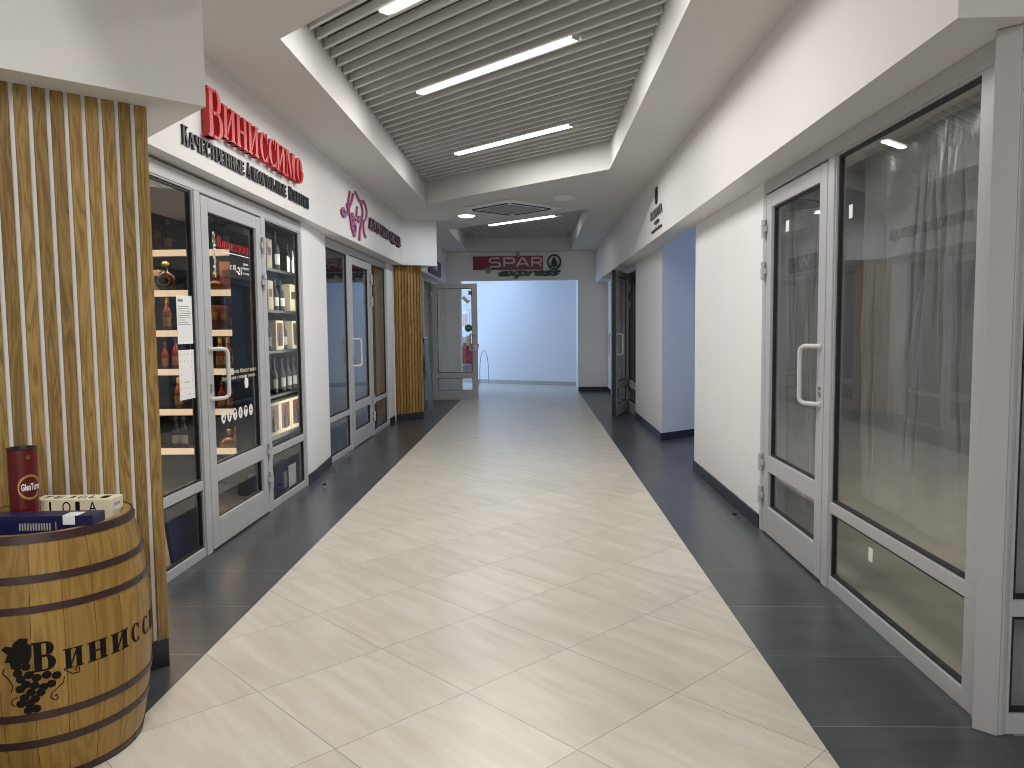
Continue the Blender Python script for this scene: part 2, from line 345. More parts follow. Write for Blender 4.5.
# ------------------------------------------------------------------ key measures (metres; x right, y along the corridor)
ZC = 3.17; ZS = 2.46; ZG = 3.45
XL, XK, XR = -2.17, -2.25, 1.65          # shop fronts
FL = frame((XL, 0), (0, 1), (1, 0)); FK = frame((XK, 0), (0, 1), (1, 0)); FR = frame((XR, 0), (0, 1), (-1, 0))

# ------------------------------------------------------------------ floor
b = MB(); b.quad([(-1.505, -4, 0), (1.003, -4, 0), (1.003, 17.75, 0), (-1.505, 17.75, 0)])
b.quad([(-6.5, 17.75, 0), (1.7, 17.75, 0), (1.7, 23.5, 0), (-6.5, 23.5, 0)])
struct('floor', b, 'tileL', 'pale beige porcelain tiles laid diagonally down the middle of the corridor', 'floor')
b = MB(); b.quad([(-5, -4, 0), (-1.505, -4, 0), (-1.505, 17.75, 0), (-5, 17.75, 0)])
struct('floor', b, 'tileD', 'dark slate tile border along the left shop fronts', 'floor')
b = MB(); b.quad([(1.003, -4, 0), (1.60, -4, 0), (1.60, 17.75, 0), (1.003, 17.75, 0)]); b.quad([(1.604, -4, 0), (5, -4, 0), (5, 2.70, 0), (1.604, 2.70, 0)]); b.quad([(1.604, 7.66, 0), (4.6, 7.66, 0), (4.6, 12.6, 0), (1.604, 12.6, 0)])
b.quad([(1.604, 2.70, 0), (1.7, 2.70, 0), (1.7, 7.66, 0), (1.604, 7.66, 0)]); b.quad([(1.604, 12.6, 0), (1.7, 12.6, 0), (1.7, 17.7, 0), (1.604, 17.7, 0)])
b.quad([(1.6, -4, -.001), (1.604, -4, -.001), (1.604, 17.7, -.001), (1.6, 17.7, -.001)])
struct('floor', b, 'tileD', 'dark slate tile border along the right wall', 'floor')
b = MB(); b.box((1.701, 2.72, -.05), (6.2, 7.6, -.002)); struct('floor', b, 'concrete', 'bare concrete floor of the empty shop behind the right glass', 'floor')
b = MB(); b.box((1.701, 12.5, -.05), (4.6, 17.5, -.002)); struct('floor', b, 'concrete', 'floor of the shop behind the open door on the right', 'floor')

# ------------------------------------------------------------------ ceiling with recesses
SK = -.94 * 2.31                      # skew of the recess ends over their width
XA, XB = -1.475, .835
rec = [(-2.6, 2.4), (4.63, 10.73), (13.54, 17.33)]     # y at the left side; right side is shifted by SK (the last one ends square)
def ends(i):
    y0, y1 = rec[i]
    return (y0, y0 + SK, y1, y1 if i == 2 else y1 + SK)
b = MB()
b.quad([(-6.5, -4, ZC), (XA, -4, ZC), (XA, 17.6, ZC), (-6.5, 17.6, ZC)]); b.quad([(XB, -4, ZC), (5, -4, ZC), (5, 17.6, ZC), (XB, 17.6, ZC)])
ys = [(-4, -4)]
for i in range(3): a, c, d, e = ends(i); ys += [(a, max(c, -4)), (d, e)]
ys.append((17.6, 17.6))
for k in range(0, len(ys), 2): b.quad([(XA, ys[k][0], ZC), (XB, ys[k][1], ZC), (XB, ys[k + 1][1], ZC), (XA, ys[k + 1][0], ZC)])
for i in range(3):
    a, c, d, e = ends(i); c = max(c, -4); P = [(XA, a), (XB, c), (XB, e), (XA, d)]
    for k in range(4): p, q = P[k], P[(k + 1) % 4]; b.quad([(*p, ZC), (*q, ZC), (*q, ZG + .2), (*p, ZG + .2)])
struct('ceiling', b, 'ceil', 'white plaster ceiling with skewed recessed coffers', 'ceiling')
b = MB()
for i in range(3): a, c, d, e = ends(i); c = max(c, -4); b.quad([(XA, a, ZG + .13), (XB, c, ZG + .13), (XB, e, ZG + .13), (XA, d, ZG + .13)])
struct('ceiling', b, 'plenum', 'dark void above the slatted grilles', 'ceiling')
dirS = Vector((2.31, SK, 0)).normalized(); nrmS = Vector((-dirS.y, dirS.x, 0))
labs = ['slatted grey grille over the lobby', 'slatted grey metal grille in the large ceiling recess with three light bars', 'slatted grey grille in the far ceiling recess before the red sign']
for i in range(3):
    a, c, d, e = ends(i); b = MB(); y = a + .06
    while y < rec[i][1] + (2.1 if i == 2 else -.03):
        x0, x1 = XA + .004, XB - .004
        if i == 2 and y > d:  # cut by the square end
            x0 = XA + (y - d) / .94 + .01
        if i == 0 and y - .94 * 2.3 < -3.9: x1 = XA + (y + 3.9) / .94
        if x1 - x0 > .15:
            F = Matrix.Translation((0, 0, 0)); f = lambda x, o, z: (x - nrmS.x * 0, y - .94 * (x - XA) + o, z)
            h = .020
            v = [b.bm.verts.new(p) for p in (f(x0, -h, ZG), f(x1, -h, ZG), f(x1, h, ZG), f(x0, h, ZG), f(x0, -h, ZG + .055), f(x1, -h, ZG + .055), f(x1, h, ZG + .055), f(x0, h, ZG + .055))]
            for q in ((0, 3, 2, 1), (4, 5, 6, 7), (0, 1, 5, 4), (1, 2, 6, 5), (2, 3, 7, 6), (3, 0, 4, 7)): b._f([v[j] for j in q])
        y += .183
    tag(obj('ceiling_grille', b, 'slat'), labs[i], 'ceiling grille', kind='structure')
# linear lamps
def area(name, loc, rot, sx, sy, e, col, parent=None):
    L = bpy.data.lights.new(name, 'AREA'); L.shape = 'RECTANGLE'; L.size = sx; L.size_y = sy; L.energy = e; L.color = col
    o = bpy.data.objects.new(name, L); C.objects.link(o); o.location = loc; o.rotation_euler = rot
    if parent is not None: o.parent = parent; o.location = Vector(loc) - Vector(parent.location)
    return o
angS = math.atan2(dirS.y, dirS.x)
def lamp(x0, y0, label, e=48):
    ln = 1.71; c = Vector((x0, y0, 0)) + dirS * ln / 2
    t = thing('linear_ceiling_light', label, 'ceiling light', (c.x, c.y, ZG), 'light bars in the slatted ceiling', )
    F = frame((c.x, c.y), (dirS.x, dirS.y), (nrmS.x, nrmS.y))
    b = MB(); b.box((-ln / 2, -.036, ZG + .012), (ln / 2, .036, ZG + .075), F); b.box((-ln / 2 - .006, -.038, ZG - .012), (-ln / 2, .038, ZG + .075), F); b.box((ln / 2, -.038, ZG - .012), (ln / 2 + .006, .038, ZG + .075), F)
    obj('housing', b, 'slat', t)
    b = MB(); b.prism([(-ln / 2, 0)] * 0 or [(-ln / 2, ZG - .010), (ln / 2, ZG - .010), (ln / 2, ZG + .012), (-ln / 2, ZG + .012)], -.034, .034, F); obj('diffuser', b, 'lamp', t)
    o = area('lamp_light', (c.x, c.y, ZG - .016), (0, 0, angS), ln, .07, e, (1, .975, .94), t)
    return t
lamp(-.925, 4.98, 'white light bar in the large ceiling recess, nearest and cut by the photo edge')
lamp(-.946, 6.665, 'middle white light bar of the three in the large ceiling recess')
lamp(-.863, 8.979, 'white light bar at the far end of the large ceiling recess')
lamp(-.84, 15.2, 'single white light bar in the small far ceiling recess', 14)
lamp(-.9, 1.7, 'light bar over the lobby behind the camera', 34); lamp(-.9, -.4, 'second light bar over the lobby behind the camera', 90); lamp(-.9, -2.3, 'third light bar over the lobby behind the camera', 100)
# downlight, sensor disc, cassette
t = thing('round_downlight', 'small round glowing ceiling downlight left of the air conditioner cassette', 'ceiling light', (-1.0, 11.72, ZC))
b = MB(); b.lathe([(.14, 0), (.14, -.02), (.125, -.028), (.125, -.02), (0, -.02)], (-1.0, 11.72, ZC), 32); obj('housing', b, 'white', t, smooth=30)
b = MB(); b.lathe([(.122, -.021), (.122, -.036), (.10, -.045), (0, -.045)], (-1.0, 11.72, ZC), 32); obj('diffuser', b, 'lampc', t, smooth=40)
area('downlight_light', (-1.0, 11.72, ZC - .05), (0, 0, 0), .2, .2, 14, (.80, .88, 1), t)
t = thing('smoke_detector', 'flat round white ceiling disc right of the air conditioner cassette', 'smoke detector', (.42, 10.33, ZC))
b = MB(); b.lathe([(.15, 0), (.15, -.015), (.12, -.03), (0, -.032)], (.42, 10.33, ZC), 28); obj('body', b, 'white', t, smooth=40)
b = MB(); b.lathe([(.05, -.030), (.045, -.042), (0, -.043)], (.42, 10.33, ZC), 20); obj('sensor_cap', b, 'white', t, smooth=40)
cx, cy = -.31, 11.1; q = math.atan2(.70, .74)
t = thing('air_conditioner_cassette', 'square white ceiling cassette air conditioner turned diagonally', 'air conditioner', (cx, cy, ZC))
Fa = Matrix.Translation((cx, cy, ZC)) @ Matrix.Rotation(R(45), 4, 'Z')
b = MB(); b.box((-.50, -.50, -.035), (.50, .50, 0), Fa); obj('panel', b, 'white', t, bevel=.012)
b = MB()
for k in range(4):
    Fk = Fa @ Matrix.Rotation(k * PI / 2, 4, 'Z'); b.box((-.36, .385, -.042), (.36, .43, -.033), Fk)
obj('air_slot', b, 'alu_dark', t)
b = MB(); b.box((-.31, -.31, -.046), (.31, .31, -.033), Fa); obj('intake_grille', b, 'shopwall', t, bevel=.004)

# ------------------------------------------------------------------ bulkheads (dropped soffits carrying the signs)
def bulk(name, poly, z0, z1, label): 
    b = MB(); b.plan(poly, z0, z1); return struct(name, b, 'bulk', label, 'bulkhead')
bulk('trim_1', [(1.39, 2.64), (1.39, 17.6), (2.0, 17.6), (2.0, 12.36), (1.622, 12.36), (1.622, 7.84), (2.0, 7.84), (2.0, 2.9), (5, 2.9), (5, 2.64)], ZS, ZC + .02, 'long white bulkhead along the right shop fronts')
bulk('trim_2', [(-2.04, 3.9), (-2.04, 12.07), (-1.544, 12.444), (-1.90, 12.95), (-3.2, 12.95), (-3.2, 3.9)], ZS, ZC + .02, 'long white bulkhead carrying the red and pink shop signs')
bulk('trim_3', [(-1.362, 3.266), (-2.014, 3.918), (-4.2, 3.918), (-4.2, .428)], 2.40, ZC + .02, 'angled white bulkhead above the near wood slat wall')
bulk('trim_4', [(-1.945, 12.95), (-1.945, 17.6), (-3.0, 17.6), (-3.0, 12.95)], ZS, ZC + .02, 'white bulkhead with the purple sign at the far left')

# ------------------------------------------------------------------ walls
def wall(side, poly, z0, z1, label, mat='wall'):
    b = MB(); b.plan(poly, z0, z1); return struct('wall_' + side, b, mat, label, 'wall')
def skirt(side, pts, label, mat='skirt', h=.10, t=.012):
    b = MB()
    for p, q in zip(pts, pts[1:]):
        u = (Vector(q) - Vector(p)); ln = u.length; n = (u.y, -u.x)
        b.box((0, -.002, 0), (ln, t, h), frame(p, u, n))
    return struct('baseboard_' + side, b, mat, label, 'baseboard')
wall('right', [(1.62, 5.55), (1.62, 7.84), (1.80, 7.84), (1.80, 5.55)], 0, ZS, 'white wall between the glazed shop and the blue recess')
wall('right', [(1.80, 7.66), (1.80, 7.84), (4.6, 7.84), (4.6, 7.66)], 0, 3.0, 'near side wall of the blue recess')
wall('right', [(1.625, 9.862), (1.625, 12.38), (4.6, 12.38), (4.6, 12.3)], 0, 3.0, 'white wall and slanted blue side of the recess')
wall('right', [(1.62, 9.86), (1.62, 12.38), (1.64, 12.38), (1.64, 9.876)], 0, ZS, 'white wall between the blue recess and the open door')
wall('right', [(1.66, 16.45), (1.66, 17.6), (1.9, 17.6), (1.9, 16.45)], 0, ZS, 'short white wall right of the open door at the far end')
wall('right', [(5, -4), (5, 2.72), (5.1, 2.72), (5.1, -4)], 0, ZC, 'lobby side wall on the right')
skirt('right', [(1.62, 7.84), (1.62, 5.55)], 'dark skirting under the near white wall on the right')
skirt('right', [(4.6, 12.3), (1.62, 9.86)], 'dark skirting in the blue recess'); skirt('right', [(1.62, 12.36), (1.62, 9.86)], 'dark skirting right of the blue recess')
skirt('right', [(1.66, 17.6), (1.66, 16.46)], 'dark skirting beside the far sign wall')
b = MB(); b.plan([(1.66, 7.84), (1.66, 12.3), (4.6, 12.3), (4.6, 7.84)], 2.98, 3.0); struct('ceiling', b, 'ceil', 'low ceiling of the blue recess', 'ceiling')
wall('left', [(-2.14, 7.155), (-2.145, 7.4), (-2.212, 8.235), (-2.26, 8.235), (-2.195, 7.4), (-2.19, 7.155)], 0, 2.62, 'white wall between the two left shop fronts')
wall('left', [(-2.21, 11.66), (-2.21, 12.1), (-2.4, 12.1), (-2.4, 11.66)], 0, 2.62, 'narrow white wall before the far wood slat column')
wall('left', [(-2.12, 15.72), (-2.12, 17.6), (-2.4, 17.6), (-2.4, 15.72)], 0, 2.62, 'grey wall behind the open glass door')
wall('left', [(-3.42, 1.45), (-6.4, 1.45), (-6.4, 1.6), (-3.42, 1.6)], 0, ZC, 'lobby wall beyond the wood slats')
wall('left', [(-5.0, -4), (-5.0, 1.45), (-5.1, 1.45), (-5.1, -4)], 0, ZC, 'lobby side wall on the left')
wall('near', [(-5.1, -4), (5.1, -4), (5.1, -4.1), (-5.1, -4.1)], 0, ZC, 'lobby wall behind the camera')
skirt('left', [(-2.14, 7.155), (-2.145, 7.4), (-2.212, 8.235)], 'dark skirting between the two left shop fronts'); skirt('left', [(-2.21, 11.66), (-2.21, 12.08)], 'dark skirting before the far slat column')
# end wall with the wide opening
wall('far', [(-2.4, 17.6), (-1.65, 17.6), (-1.65, 17.78), (-2.4, 17.78)], 0, ZC, 'grey wall left of the far opening')
wall('far', [(1.0, 17.6), (1.9, 17.6), (1.9, 17.78), (1.0, 17.78)], 0, ZC, 'grey wall right of the far opening')
wall('far', [(-1.65, 17.6), (1.0, 17.6), (1.0, 17.78), (-1.65, 17.78)], 2.525, ZC, 'grey lintel wall carrying the red sign')
skirt('far', [(1.0, 17.6), (1.66, 17.6)], 'dark skirting right of the far opening')
wall('far', [(-6.4, 23.08), (1.7, 18.835), (1.75, 18.95), (-6.35, 23.2)], 0, 3.0, 'blue lit white wall seen through the far opening', 'bluew')
skirt('far', [(-6.4, 23.08), (1.7, 18.835)], 'grey tile skirting under the far blue lit wall', 'gskirt')
wall('far', [(1.04, 17.78), (1.04, 19.18), (1.2, 19.1), (1.2, 17.78)], 0, 3.0, 'side wall behind the far opening', 'bluew')
wall('far', [(-6.4, 17.78), (-2.4, 17.78), (-2.4, 17.7), (-6.4, 17.7)], 0, 3.0, 'inner wall of the bright far hall', 'bluew')
b = MB(); b.plan([(-6.5, 17.78), (1.7, 17.78), (1.7, 23.5), (-6.5, 23.5)], 3.0, 3.05); struct('ceiling', b, 'ceil', 'ceiling of the bright far hall', 'ceiling')
# shop interiors
def room(x0, x1, y0, y1, zc, mat, label, open_side):
    b = MB()
    P = [(x0, y0), (x1, y0), (x1, y1), (x0, y1)]; T = .04
    if open_side != 'x0': b.box((x0 - T, y0, 0), (x0, y1, zc))
    if open_side != 'x1': b.box((x1, y0, 0), (x1 + T, y1, zc))
    b.box((x0 - T, y0 - T, 0), (x1 + T, y0, zc)); b.box((x0 - T, y1, 0), (x1 + T, y1 + T, zc)); b.box((x0, y0, zc), (x1, y1, zc + T))
    return struct('wall_interior', b, mat, label, 'wall')
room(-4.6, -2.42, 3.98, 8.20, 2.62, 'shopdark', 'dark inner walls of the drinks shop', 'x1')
room(-5.0, -2.42, 8.30, 12.1, 2.62, 'shopwall', 'grey inner walls of the clothing shop', 'x1')
room(1.80, 6.0, 2.90, 7.50, 2.9, 'shopwall', 'bare inner walls of the empty shop on the right', 'x0')
room(1.92, 4.4, 12.55, 17.5, 2.6, 'shopwall', 'inner walls of the shop with the open door', 'x0')
b = MB(); b.box((-5, 3.9, -.05), (-2.42, 12.1, -.002)); struct('floor', b, 'concrete', 'inner floor of the left shops', 'floor')

# ------------------------------------------------------------------ glazed shop fronts
def framework(n, F, u0, u1, posts, zt, label, door_spans, pw=.055, dp=(-.03, .03)):
    """head, end posts, mid posts and (outside door spans) sill of a shop front as one aluminium framework"""
    b = MB(); d0, d1 = dp
    b.box((u0, d0, zt - .085), (u1, d1, zt), F)
    for a, c in posts: b.box((a, d0, 0), (c, d1 + .004, zt - .085), F)
    return struct('trim_%d' % n, b, 'alu', label, 'shop front frame', bevel=.004)
def glazing(n, F, u0, u1, zt, label, rail=(.44, .50), sill=.06, dp=(-.025, .025), sl=.05, sh=.05):
    t = thing('window_%d' % n, label, 'window', F @ Vector(((u0 + u1) / 2, 0, 0)), kind='structure')
    d0, d1 = dp
    b = MB(); b.box((u0, d0, rail[0]), (u1, d1, rail[1]), F); b.box((u0, d0, 0), (u1, d1, sill), F)
    b.box((u0, d0, sill), (u0 + sl, d1, rail[0]), F); b.box((u1 - sh, d0, sill), (u1, d1, rail[0]), F); b.box((u0, d0, rail[1]), (u0 + sl, d1, zt), F); b.box((u1 - sh, d0, rail[1]), (u1, d1, zt), F); b.box((u0 + sl, d0, zt - .01), (u1 - sh, d1, zt), F)
    obj('window_frame', b, 'alu', t, bevel=.003)
    for z0, z1 in ((sill, rail[0]), (rail[1], zt - .01)):
        a0, a1 = u0 + sl, u1 - sh; g = .014
        b = MB(); b.box((a0, -.012, z0), (a0 + g, .012, z1), F); b.box((a1 - g, -.012, z0), (a1, .012, z1), F); b.box((a0 + g, -.012, z0), (a1 - g, .012, z0 + g), F); b.box((a0 + g, -.012, z1 - g), (a1 - g, .012, z1), F); gb = b
        b = MB(); b.box((a0 + g, -.003, z0 + g), (a1 - g, .003, z1 - g), F); pn = obj('pane', b, 'glass', t); obj('gasket', gb, 'gasket', pn)
    return t
def door(n, F, u0, u1, zt, label, hinge='hi', lean=1, handles=(1,)):
    """glazed leaf from u0 to u1; hinge: 'hi' at u1, 'lo' at u0; handles on sides n>0 (1) and n<0 (-1)"""
    t = thing('door_%d' % n, label, 'door', F @ Vector(((u0 + u1) / 2, 0, 0)), kind='structure')
    z0 = .012; S_ = .108; d0, d1 = -.028, .034
    b = MB(); b.box((u0, d0, z0), (u0 + S_, d1, zt), F); b.box((u1 - S_, d0, z0), (u1, d1, zt), F)
    b.box((u0 + S_, d0, z0), (u1 - S_, d1, .20), F); b.box((u0 + S_, d0, .45), (u1 - S_, d1, .56), F); b.box((u0 + S_, d0, zt - .095), (u1 - S_, d1, zt), F)
    obj('leaf_frame', b, 'alu', t, bevel=.004)
    for a, c in ((.20, .45), (.56, zt - .095)):
        p0, p1 = u0 + S_, u1 - S_; g = .010
        b = MB(); b.box((p0, -.014, a), (p0 + g, .014, c), F); b.box((p1 - g, -.014, a), (p1, .014, c), F); b.box((p0 + g, -.014, a), (p1 - g, .014, a + g), F); b.box((p0 + g, -.014, c - g), (p1 - g, .014, c), F); gb = b
        b = MB(); b.box((p0 + g, -.003, a + g), (p1 - g, .003, c - g), F); pn = obj('pane', b, 'glass', t); obj('gasket', gb, 'gasket', pn)
    ul = u0 + .045 if hinge == 'hi' else u1 - .045; s = 1 if hinge == 'hi' else -1
    for side in handles:
        dd = d1 if side > 0 else d0; o = side
        pts = []
        for (z, sg) in ((1.345, 1), (1.015, -1)):
            seq = [(ul, dd, z), (ul + s * .03, dd + o * .022, z), (ul + s * .075, dd + o * .056, z), (ul + s * .093, dd + o * .069, z - sg * .005), (ul + s * .104, dd + o * .077, z - sg * .016), (ul + s * .108, dd + o * .08, z - sg * .035)]
            pts += seq if sg > 0 else seq[::-1]
        b = MB(); b.tube(pts, .0135, 12, F)
        hd = obj('handle', b, 'handle', t, smooth=40)
        for z in (1.345, 1.015): obj('mounting_rose', MB().tube([(ul, dd - o * .001, z), (ul, dd + o * .006, z)], .02, 14, F), 'handle', hd, smooth=40)
    b = MB(); b.box((ul - .012, d1, 1.055), (ul + .012, d1 + .006, 1.115), F); b.tube([(ul, d1 + .005, 1.085), (ul, d1 + .012, 1.085)], .009, 10, F); obj('lock', b, 'steel', t)
    uh = u1 + .006 if hinge == 'hi' else u0 - .006; d1 += .006
    for z in (2.13, 1.84, .50, .27):
        b = MB(); b.tube([(uh, d1 + .012, z - .062), (uh, d1 + .012, z - .024)], .0165, 12, F); b.tube([(uh, d1 + .012, z - .021), (uh, d1 + .012, z + .021)], .0175, 12, F); b.tube([(uh, d1 + .012, z + .024), (uh, d1 + .012, z + .062)], .0165, 12, F)
        b.box((uh - s * .035, d1 - .002, z - .02), (uh, d1 + .012, z + .02), F); b.box((uh, d1 - .01, z - .06), (uh + s * .022, d1 + .010, z - .026), F); b.box((uh, d1 - .01, z + .026), (uh + s * .022, d1 + .010, z + .06), F)
        obj('hinge', b, 'alu', t, smooth=40)
    return t
# right, empty shop
framework(10, FR, 2.81, 5.55, [(2.81, 2.83), (4.262, 4.35), (5.475, 5.55)], ZS, 'grey aluminium head and posts of the empty shop front on the right', None)
W1 = glazing(1, FR, 2.83, 4.262, ZS - .085, 'tall fixed window of the empty shop, right of the near glass door', rail=(.43, .49), sill=.075, sl=.085, sh=.012)
D1 = door(1, FR, 4.36, 5.465, ZS - .10, 'closed grey glass door on the right with a white loop handle', 'hi')
b = MB()   # corner post
b.plan([(1.620, 2.812), (1.606, 2.80), (1.590, 2.756), (1.648, 2.700), (1.665, 2.706), (1.70, 2.74), (1.68, 2.812)], 0, ZS); b.plan([(1.576, 2.752), (1.588, 2.764), (1.645, 2.708), (1.634, 2.694)], 0, ZS - .002)
struct('trim_11', b, 'alu', 'stepped grey corner post at the end of the right shop front', 'corner post', bevel=.004)
F2 = frame((0, 2.735), (1, 0), (0, -1))
framework(12, F2, 1.640, 3.5, [(1.640, 1.652), (3.45, 3.5)], ZS, 'grey frame of the shop front turning right out of the photo', None)
glazing(2, F2, 1.652, 3.45, ZS - .085, 'shop window facing the lobby at the right edge', rail=(.43, .49), sill=.075, sl=.03)
wall('right', [(3.5, 2.70), (5.0, 2.70), (5.0, 2.8), (3.5, 2.8)], 0, ZS, 'lobby wall right of the corner window')
# stickers on the empty shop glass
b = MB(); b.box((4.085, .0032, 2.015), (4.13, .0042, 2.085), FR); b.box((3.755, .0032, .30), (3.80, .0042, .37), FR); obj('sticker', b, 'paper', W1, label='small white stickers')
b = MB(); b.box((5.08, .0032, 2.07), (5.145, .0042, 2.14), FR); obj('sticker', b, 'paper', D1, label='small white sticker')
# left drinks shop
framework(13, FL, 3.84, 7.15, [(3.84, 3.86), (4.886, 4.972), (6.085, 6.17), (7.11, 7.15)], ZS - .02, 'grey aluminium frame of the drinks shop front', None)
W3 = glazing(3, FL, 3.86, 4.886, ZS - .105, 'drinks shop window with two paper notices beside the slat wall', sh=.012)
D3 = door(3, FL, 4.98, 6.075, ZS - .12, 'drinks shop glass door with red lettering and oval stickers', 'hi')
W4 = glazing(4, FL, 6.17, 7.11, ZS - .105, 'narrow drinks shop window showing boxed bottles on black shelves', sl=.03, sh=.02)
# left clothing shop
framework(14, FK, 8.24, 11.66, [(8.24, 8.27), (9.26, 9.345), (10.51, 10.60), (11.61, 11.66)], ZS - .01, 'grey aluminium frame of the clothing shop front', None)
glazing(5, FK, 8.27, 9.26, ZS - .095, 'left window of the clothing shop front beside the white wall', sl=.03, sh=.015)
D4 = door(4, FK, 9.355, 10.50, ZS - .11, 'clothing shop glass door with a square loop handle', 'hi')
glazing(6, FK, 10.60, 11.61, ZS - .095, 'right window of the clothing shop front mirroring wood slats', sl=.03, sh=.02)
# far left entrance, door leaf open across the corridor
FE = frame((-2.10, 0), (0, 1), (1, 0))
framework(15, FE, 12.95, 15.72, [(12.95, 12.98), (14.52, 14.58), (15.66, 15.72)], ZS, 'grey frame of the far left entrance', None)
glazing(7, FE, 12.98, 14.52, ZS - .085, 'window of the far left entrance half hidden by the slat column', rail=(.43, .55), sill=.19)
FD = frame((0, 15.65), (1, 0), (0, -1))
D5 = door(5, FD, -2.06, -1.14, 2.355, 'open grey glass door standing across the far end with a green sticker', 'lo', handles=(1, -1))
b = MB(); b.prism(arc(-1.325, 1.46, .075, .075, 0, 360, 24)[:-1], .0035, .005, FD); obj('sticker', b, 'stgreen', D5, label='round green sticker')
b = MB(); add_font(b, 'открыто', FD.copy() @ Matrix.Translation((0, .005, 0)), -1.375, 1.45, .10, .022, .001); obj('sticker_lettering', b, 'paper', D5)
b = MB(); b.box((-1.37, .0035, 1.11), (-1.31, .006, 1.30), FD); obj('sticker', b, 'paper', D5, label='white paper behind the handle')
b = MB(); b.box((-1.32, -.05, 2.13), (-1.24, -.02, 2.21), FD); obj('closer_bracket', b, 'smetal', D5)
b = MB(); b.prism([(-1.46, 2.07), (-1.40, 2.11), (-1.33, 2.03), (-1.27, 2.03), (-1.33, 1.95), (-1.38, 1.99)], .0035, .006, FD); obj('sticker', b, 'smetal', D5, label='pale arrow shaped sticker')
# right far shop with its leaf swung into the corridor
FQ = frame((1.66, 0), (0, 1), (-1, 0))
framework(16, FQ, 12.40, 16.45, [(12.40, 12.45), (13.60, 13.66), (14.80, 14.86), (16.40, 16.45)], ZS, 'grey frame of the far right shop front', None)
glazing(8, FQ, 12.45, 13.60, ZS - .085, 'narrow window beside the open door at the far right', rail=(.43, .55), sill=.19)
glazing(9, FQ, 14.86, 16.40, ZS - .085, 'window hidden behind the open door at the far right')
u = Vector((1.28 - 1.615, 12.43 - 13.5)); FO = frame((1.615, 13.5), (u.x, u.y), (-u.y, u.x))
D6 = door(6, FO, .01, .01 + u.length, 2.37, 'open glass door seen edge on at the far right', 'lo', handles=(1, -1))
b = MB(); b.box((.02 + u.length, -.0281, .02), (.0215 + u.length, .0341, 2.36), FO); obj('edge_seal', b, 'gasket', D6, label='black edge strip of the leaf')

# ------------------------------------------------------------------ wood slat walls
def slat_wall(name, label, o, u, ln, z0, z1, slats, back):
    F = frame(o, u, (-u[1], u[0]) if back > 0 else (u[1], -u[0]))
    t = thing(name, label, 'wood slat wall', (*o, 0))
    b = MB()
    for a, c in slats: b.box((a, -.016, z0), (c, 0, z1), F)
    obj('wood_slats', b, 'oak', t, bevel=.003)
    b = MB(); b.box((.004, -.05, z0), (ln, -.014, z1), F); obj('backing_panel', b, 'white' if name == 'wood_slat_wall' else 'warmwood', t)
    b = MB(); b.box((.001, -.05, 0), (ln, -.008, z0), F); obj('plinth', b, 'skirt', t, label='dark plinth')
    return F, t
sl = [(0, .046)]; k = .064
while k < 2.5: sl.append((k, k + .0445)); k += .0613
nF = frame((-1.606, 3.25), (-1, -1), (1, -1))
F, t = slat_wall('wood_slat_wall', 'near wall of vertical oak slats over white behind the barrel', (-1.606, 3.25), (-.7071, -.7071), 2.55, .125, 2.40, sl, 1)
struct('wall_left', MB().plan([(-1.66, 3.275), (-2.15, 3.80), (-2.3, 3.80), (-3.50, 1.46), (-3.47, 1.47)], 0, 2.40), 'wall', 'wall core behind the near oak slats', 'wall')
ang = Vector((-1.80 + 2.17, 12.48 - 12.10)); ln = ang.length; sl = []; k = 0
while k < ln - .02: sl.append((k, min(k + .040, ln))); k += .0595
F, t = slat_wall('wood_slat_column', 'far column of vertical oak slats past the clothing shop', (-1.80, 12.48), (-ang.x / ln, -ang.y / ln), ln, .11, ZS, sl, 1)
struct('wall_left', MB().plan([(-1.85, 12.505), (-2.06, 12.94), (-2.4, 12.94), (-2.4, 12.12), (-2.19, 12.12)], 0, ZS), 'wall', 'wall core behind the far oak slat column', 'wall')

# ------------------------------------------------------------------ signs
def carve(F, d0, d1, polys, u, z):
    b = MB()
    for k, p in enumerate(polys): b.prism([(u + q[0], z + q[1]) for q in p], d0, d1 + .0004 * k, F)
    return b
FB = frame((-2.04, 0), (0, 1), (1, 0))
t = thing('shop_sign', 'red raised letters over a black line of text above the drinks shop', 'sign', (-2.04, 5.8, ZS + .1))
for ch, polys in layout('ВИНИССИМО', 1.95, .212, caps=.30): obj('letter', carve(FB, .010, .055, polys, 4.79, 2.709 if ch != 'В' else 2.664), 'red', t)
for w, u0, width, h, c in (('КАЧЕСТВЕННЫЕ', 4.52, .961, .090, .110), ('АЛКОГОЛЬНЫЕ', 5.53, .876, .095, .108), ('НАПИТКИ', 6.475, .570, .098, .108)):
    b = MB()
    for ch, polys in layout(w, width, h, caps=c):
        for k, p in enumerate(polys): b.prism([(u0 + q[0], 2.552 + q[1]) for q in p], .002, .014 + .0003 * k, FB)
    obj('lettering', b, 'black', t, label='black lettering')
t = thing('shop_sign', 'pink script monogram with plum capitals above the clothing shop', 'sign', (-2.04, 9.9, ZS + .1))
